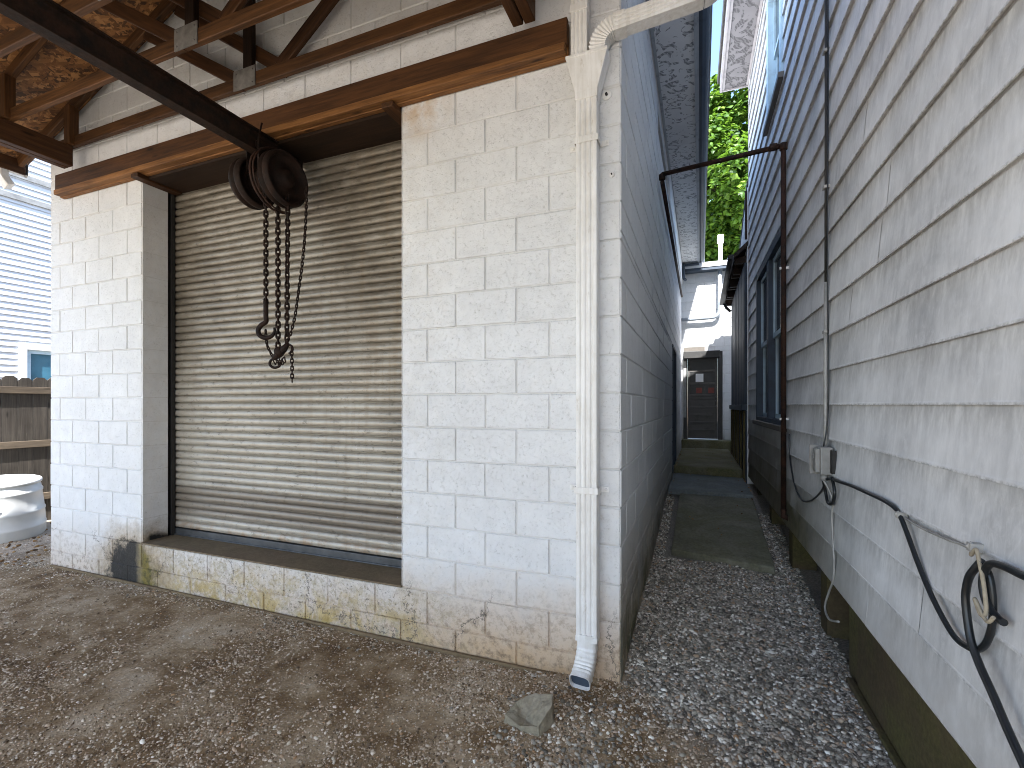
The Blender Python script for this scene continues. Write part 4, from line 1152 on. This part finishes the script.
MB().tube(pts, .04, 14).build('drain_pipe', 'greypipe', vp)
MB().lathe([(.05, 0), (.05, .06)], (.402, YE - .105, 4.38), (0, 0, 1), 14).build('coupling', 'greypipe', vp)
gs_ = MB().tube([(-.335, YE - .30, 4.56), (-.335, YE - .28, 4.33), (-.33, YE - .30, 4.24), (-.29, YE - .34, 4.19)], .032, 10).tube([(-.34, YE - .28, 4.53), (-.02, YE - .28, 4.53)], .03, 8)
tag(gs_.build('gutter_spout', 'gutter', None, 0, (-.3, YE - .28, 4.3)), 'short dark gutter spout at the far end of the block building eave', 'gutter spout')

# ------------------------------------------------------------------ pipe across the alley, conduit, meter box, cables
gp_ = thing('gas_pipe', (.66, 4.68, .5), 'rusty iron pipe rising by the window and crossing the alley', 'pipe')
A1 = FH(4.56, .58, .045); A2 = FH(4.56, 3.64, .045)
MB().tube([A1, A2], .021, 12).build('riser', 'pipe', gp_)
MB().tube([(A2[0], A2[1], 3.665), (XL + .04, 4.90, 3.755)], .021, 12).build('crossing', 'pipe', gp_)
MB().tube([(XL + .04, 4.92, 3.69), (XL + .035, 10.5, 3.74)], .021, 10).build('wall_run', 'pipe', gp_)
for c, ax in (((A2[0], A2[1], 3.625), (0, 0, 1)), ((XL + .04, 4.905, 3.70), (0, 0, 1)), ((A2[0] - .045, A2[1] + .01, 3.669), (-1, .1, .08))):
    MB().lathe([(.024, 0), (.031, .004), (.031, .055), (.024, .06)], c, ax, 12).build('elbow_fitting', 'pipe', gp_)
MB().tube([(A1[0], A1[1], .60), (A1[0], A1[1], .54), (A1[0] + .05, A1[1], .52)], .023, 10).build('foot_elbow', 'pipe', gp_)
for z in (2.62, 1.35):
    MB().box((A1[0] - .03, A1[1] - .012, z), (A1[0] + .055, A1[1] + .012, z + .02)).build('clip', 'spout', gp_)
jb = thing('junction_box', FH(3.335, 1.15, .03), 'grey utility box with open cover on the siding, cables hanging below', 'utility box')
mb = MB(); BOXH(mb, 3.185, 3.315, 1.075, 1.235, .012, .075); mb.build('body', 'box', jb, .006)
mb = MB(); BOXH(mb, 3.20, 3.265, 1.09, 1.225, .0755, .098); BOXH(mb, 3.235, 3.258, 1.16, 1.19, .0985, .104); mb.build('cover', 'box', jb, .004)
mb = MB(); BOXH(mb, 3.315, 3.33, 1.065, 1.24, .03, .105); mb.build('flap', 'box', jb, .003)
c = FH(3.225, 1.04, .05); MB().tube([c, (c[0], c[1], 1.075)], .02, 12).build('hub', 'box', jb)
c = FH(3.24, 1.10, .03); mb = MB(); BOXH(mb, 3.135, 3.183, 1.09, 1.22, .011, .03); mb.build('bracket', 'track', jb)
cd = thing('conduit', FH(3.335, 1.25, .03), 'thin grey conduit running up the siding from the utility box', 'conduit')
MB().tube([FH(3.255, 1.23, .04), FH(3.265, 1.30, .034), FH(3.275, 2.2, .03)], .0105, 10).build('lower_conduit', 'conduit', cd)
MB().tube([FH(3.275, 2.19, .03), FH(3.277, 3.2, .028), FH(3.28, 5.95, .028)], .0075, 10).build('upper_conduit', 'track', cd)
MB().tube(smooth_path([FH(3.245, 5.9, .022), FH(3.257, 4.6, .026), FH(3.25, 3.4, .024), FH(3.257, 2.4, .026), FH(3.246, 1.5, .024), FH(3.24, 1.23, .05)]), .004, 6).build('wire', 'cable', cd)
for z in (1.9, 2.75, 3.55, 4.6):
    MB().box((0, 0, 0), (0, 0, 0)) if False else None
    mb = MB(); BOXH(mb, 3.255, 3.30, z, z + .016, .012, .043); mb.build('clip', 'conduit', cd)
def cable(name, pts, r, label, cat='cable', mat='cable', group=None):
    o = MB().tube(smooth_path(pts, 6), r, 8).build(name, mat, None, 0, pts[0]); return tag(o, label, cat, group)
G = 'cables on the siding'
cable('cable', [FH(3.225, 1.045, .05), (.69, 3.17, 1.058), (.692, 3.025, 1.066), (.695, 2.786, 1.079), (.699, 2.533, 1.084), (.701, 2.359, 1.086), (.703, 2.257, 1.078), (.704, 2.21, 1.057), (.704, 2.156, 1.018), (.706, 2.057, .927), (.707, 1.968, .859), (.708, 1.881, .81), (.709, 1.808, .783), (.71, 1.747, .785), (.711, 1.691, .801), (.712, 1.648, .84), (.712, 1.621, .9), (.712, 1.617, .968), (.71, 1.63, 1.03), (.705, 1.66, 1.05)], .0085, 'thick black cable drooping from the utility box in a long low curve', group=G)
cable('cable', [(.71, 1.0, 1.16), (.706, 1.25, 1.115), (.705, 1.418, 1.083), (.704, 1.472, 1.077), (.703, 1.544, 1.075), (.701, 1.60, 1.066), (.70, 1.628, 1.035), (.698, 1.632, .995), (.699, 1.612, .955), (.703, 1.58, .937), (.705, 1.553, .934)], .0095, 'black cable bending down from the right edge to a cut end with pale tip', group=G)
cable('cable', [(.700, 1.640, 1.062), (.692, 1.66, 1.03), (.690, 1.682, 1.0), (.689, 1.697, .948), (.689, 1.69, .895), (.689, 1.669, .835), (.690, 1.631, .79), (.690, 1.564, .742), (.690, 1.504, .695), (.69, 1.431, .645), (.69, 1.30, .56)], .0095, 'black cable forming the hanging loop then running to the bottom corner', group=G)
cable('cable', [FH(3.235, 1.045, .045), (.696, 3.407, .956), (.692, 3.666, .846), (.688, 3.973, .788), (.684, 4.223, .85), (.683, 4.424, 1.03), (.683, 4.466, 1.24)], .006, 'thin black cable sagging between the utility box and the rusty pipe', group=G)
cable('cable', [FH(3.225, 1.045, .055), (.686, 3.27, .966), (.686, 3.215, .915), (.688, 3.12, .93), (.689, 3.082, 1.0), (.689, 3.14, 1.07)], .0085, 'short black cable loop hanging directly below the utility box', group=G)
cable('cable', [(.713, 2.24, 1.056), (.716, 2.069, 1.05), (.718, 1.894, 1.057), (.72, 1.776, 1.066), (.721, 1.724, 1.060)], .0045, 'thin pale wire lying under a siding lip beside the black cable', mat='conduit', group=G)
cable('cord', [(.705, 1.70, 1.075), (.698, 1.69, 1.062), (.696, 1.66, 1.086), (.694, 1.64, 1.06), (.690, 1.608, 1.007), (.685, 1.586, .946), (.681, 1.60, .93), (.683, 1.635, .96), (.681, 1.575, .925), (.684, 1.55, .945)], .0048, 'knotted tan cord tying up the black cable loop', 'cord', 'string')
cable('cord', [FH(3.22, 1.045, .055), (.697, 3.17, .95), (.699, 3.185, .822), (.70, 3.144, .607), (.70, 3.164, .487), (.698, 3.248, .388), (.692, 3.314, .275), (.688, 3.20, .25), (.70, 3.05, .30)], .006, 'pale grey cord hanging down from the utility box to the foundation', 'cord', 'conduit')
for (x, y, z), lab in (((.712, 2.215, 1.062), 'small grey clip holding the thick black cable under a siding lip'), ((.712, 1.695, 1.085), 'small grey clip above the hanging black cable loop')):
    mb = MB().box((x - .018, y - .012, z - .014), (x + .014, y + .012, z + .010)).tube([(x - .01, y, z - .01), (x - .022, y, z), (x - .01, y, z + .012)], .004, 6)
    tag(mb.build('cable_clip', 'conduit', None, .002, (x, y, z)), lab, 'cable clip', 'cable clips')

# ------------------------------------------------------------------ left yard: neighbour house, fence, tub
nh = thing('neighbour_house', (-10.6, 5, 0), 'sunlit neighbour house with fine white siding beyond the fence', 'house')
XN = -10.4
FN = lambda u, z, d: (XN + d, u, z)
NW = (4.35, 5.35, .95, 2.40)
mb = MB(); siding(mb, FN, -2, 9, .2, 7.2, [NW], lip=.016, gap=.008, course=.1016, zbase=.2, seams=30, back=.15); mb.build('wall', 'vinyl', nh)
mb = MB()
for a in ((4.25, 4.35, .85, 2.50), (5.35, 5.45, .85, 2.50), (4.35, 5.35, 2.40, 2.50), (4.35, 5.35, .85, .95)):
    mb.box((XN - .03, a[0], a[2]), (XN + .035, a[1], a[3]))
nw = mb.build('window', 'white', nh, .004)
mb = MB()
for a in ((4.352, 4.41, .952, 2.398), (5.29, 5.348, .952, 2.398), (4.41, 5.29, 2.34, 2.398), (4.41, 5.29, .952, 1.01), (4.41, 5.29, 1.66, 1.71)):
    mb.box((XN - .04, a[0], a[2]), (XN - .005, a[1], a[3]))
mb.build('sash', 'bluetrim', nw)
MB().box((XN - .05, 4.40, 1.0), (XN - .035, 5.30, 2.35)).build('pane', 'aqua', nw)
for z in (5.20, 4.83):
    MB().box((XN + .002, -2, z), (XN + .04, 9, z + .085)).build('trim_band', 'bandgrey', nh)
MB().box((XN - 5, -2, .1), (XN - .152, 9, 7.1)).build('rear_wall', 'vinyl', nh)
mb = MB(); mb.prism([(.4, 7.15), (-2.6, 8.8), (-5.6, 7.15), (-5.6, 7.25), (-2.6, 8.95), (.42, 7.25)], -2.3, 9.3, lambda a, b, d: (XN + a, d, b)); mb.build('roof', 'shingle', nh)
fn = thing('board_fence', (-7.9, 4, 0), 'weathered brown dog-eared board fence in the left yard', 'fence')
y = 1.2
FX = -7.9
while y < 7.5:
    w = random.uniform(.134, .142); h = 1.86 + random.uniform(-.015, .015)
    mb = MB(); ee = .035
    mb.prism([(0, 0), (w, 0), (w, h - ee), (w - ee, h), (ee, h), (0, h - ee)], -.009, .009, lambda a, b, d: (b, a, d))
    me = bpy.data.meshes.new('picket'); me.from_pydata(mb.v, [], mb.f); me.materials.append(M['fence']); me.update()
    o = bpy.data.objects.new('picket', me); COL.objects.link(o); o.parent = fn
    # long axis of the picket is its own X, as the grain runs
    o.matrix_local = Matrix(((0, 0, 1, random.uniform(-.003, .003)), (0, 1, 0, y - 4), (1, 0, 0, -.03), (0, 0, 0, 1)))
    y += w + .006
for z in (1.66, .98, .3):
    timber('rail', 'rail', (FX + .033, 1.0, z), (FX + .033, 7.6, z + .01), .04, .085, fn)
for y in (1.6, 4.55, 7.1):
    timber('fence_post', 'rail', (FX - .06, y, -.2), (FX - .06, y, 1.8), .09, .09, fn, up=(0, 1, 0))
tb = thing('plastic_tub', (-7.35, 2.85, -.03), 'white ribbed plastic barrel standing on the sunlit dirt by the fence', 'barrel')
K = .88
mb = MB().lathe([(r * K, h) for r, h in [(.33, 0), (.40, .012), (.425, .05), (.425, .13), (.43, .14), (.43, .16), (.422, .17), (.415, .30), (.42, .31), (.42, .33), (.41, .34), (.39, .52), (.397, .53), (.397, .55), (.385, .56), (.372, .62), (.355, .635), (.30, .63), (.28, .60), (.02, .60)]], (-7.35, 2.85, -.03), (.06, -.03, 1), 48); mb.build('body', 'tub', tb)
mb = MB().lathe([(r * K, h) for r, h in [(.37, .625), (.388, .63), (.392, .645), (.388, .662), (.37, .668), (.34, .66), (.335, .64)]], (-7.35, 2.85, -.03), (.06, -.03, 1), 48); mb.build('rim', 'tub', tb)
MB().tube(smooth_path([(-7.03, 2.66, .30), (-7.0, 2.66, .315), (-7.0, 2.73, .318), (-7.03, 2.75, .305)], 4), .012, 8).build('handle', 'tub', tb)

# ------------------------------------------------------------------ maple tree beyond the end wall
tree = thing('maple_tree', (2.4, 20, 0), 'bright green leafy maple rising behind the wall at the alley end', 'tree')
def leaf_clumps(center, rad, n_clump, n_leaf, seed):
    g = np.random.default_rng(seed); V = []; Fc = []
    cs = []
    while len(cs) < n_clump:
        p = g.uniform(-1, 1, 3); d = np.linalg.norm(p)
        if d > 1 or d < .45 and g.random() < .8: continue
        k = mnoise.fractal(Vector(p * 2.2), 1, 2, 3)
        if d > .72 + .35 * k: continue
        cs.append(p * rad + center)
    L = np.array([(0, -.08, 0), (.42, .12, -.06), (.30, .55, -.04), (0, 1.0, -.12), (-.30, .55, -.04), (-.42, .12, -.06), (0, .45, .06)])
    T = [(0, 1, 6), (1, 2, 6), (2, 3, 6), (3, 4, 6), (4, 5, 6), (5, 0, 6)]
    for c in cs:
        out = (c - center) / rad; out /= max(1e-6, np.linalg.norm(out))
        cr = g.uniform(.30, .62)
        for _ in range(n_leaf):
            q = g.normal(0, 1, 3); q /= np.linalg.norm(q)
            q = q + out * .55 + np.array([0, 0, .45]); q /= np.linalg.norm(q)
            p = c + q * cr * g.uniform(.55, 1.0) * np.array([1.15, 1.15, .8])
            s = g.uniform(.13, .24)
            nrm = q * .6 + np.array([0, 0, .7]) + g.normal(0, .33, 3); nrm /= np.linalg.norm(nrm)
            t = np.cross(nrm, g.normal(0, 1, 3)); t /= max(1e-6, np.linalg.norm(t)); t = t - np.array([0, 0, .25]); t /= np.linalg.norm(t)
            b = np.cross(t, nrm)
            i = len(V)
            for a in L: V.append(tuple(p + s * (a[0] * b + a[1] * t + a[2] * nrm)))
            Fc += [tuple(i + k for k in f) for f in T]
    return V, Fc
V, Fc = leaf_clumps(np.array([1.9, 20.0, 9.3]), np.array([5.2, 4.4, 5.9]), 1050, 62, 3)
mb = MB(); mb.v = V; mb.f = Fc; mb.sm = [False] * len(Fc); mb.build('crown', 'leaf', tree)
mb = MB().tube(smooth_path([(2.4, 20, -.2), (2.45, 20, 1.5), (2.3, 20.05, 3.5), (2.25, 20, 6), (2.2, 20, 9), (2.3, 20, 12)]), [.34 - .30 * i / 30 for i in range(31)], 12)
for k in range(14):
    a = k * 2.4; z = 4 + k * .5; l = 3.2 - .12 * k
    mb.tube(smooth_path([(2.25, 20, z), (2.25 + .4 * l * math.cos(a), 20 + .4 * l * math.sin(a), z + .7), (2.25 + l * math.cos(a), 20 + l * math.sin(a), z + 1.8)], 4), [.10 - .085 * i / 8 for i in range(9)], 7)
mb.build('trunk', 'bark', tree)

# ------------------------------------------------------------------ light, sky, camera
W = bpy.data.worlds.new('World'); SC.world = W; W.use_nodes = True
nt = W.node_tree; sky = nt.nodes.new('ShaderNodeTexSky'); sky.sky_type = 'NISHITA'; sky.sun_disc = False
SUN = Vector((.25, -.80, 1.0)).normalized()
sky.sun_elevation = math.asin(SUN.z); sky.sun_rotation = math.atan2(SUN.x, SUN.y)
sky.air_density = 1.0; sky.dust_density = 1.0; sky.ozone_density = 1.3
bg = nt.nodes['Background']; bg.inputs[1].default_value = .15
nt.links.new(sky.outputs[0], bg.inputs[0])
sl = bpy.data.lights.new('sun', 'SUN'); sl.energy = 5.0; sl.angle = R(.53); sl.color = (1, .995, .985)
so = bpy.data.objects.new('sun', sl); COL.objects.link(so); so.location = (3, -8, 12)
so.rotation_euler = SUN.to_track_quat('Z', 'Y').to_euler()
cam = bpy.data.cameras.new('camera'); co = bpy.data.objects.new('camera', cam); COL.objects.link(co)
cam.sensor_width = 36; cam.lens = 474.3 / 1024 * 36; cam.shift_y = 21 / 1024; cam.clip_end = 1000; cam.clip_start = .05
co.location = (0, 0, 1.4775); co.rotation_euler = (R(90), 0, R(21.622)); SC.camera = co
SC.view_settings.view_transform = 'Standard'; SC.view_settings.look = 'None'; SC.view_settings.gamma = 1
SC.view_settings.exposure = 2.13; SC.view_settings.use_curve_mapping = False
SC.render.engine = 'CYCLES'; SC.cycles.use_denoising = True; SC.cycles.max_bounces = 12; SC.cycles.diffuse_bounces = 8; SC.cycles.filter_width = 1.0
SC.cycles.sample_clamp_indirect = 8
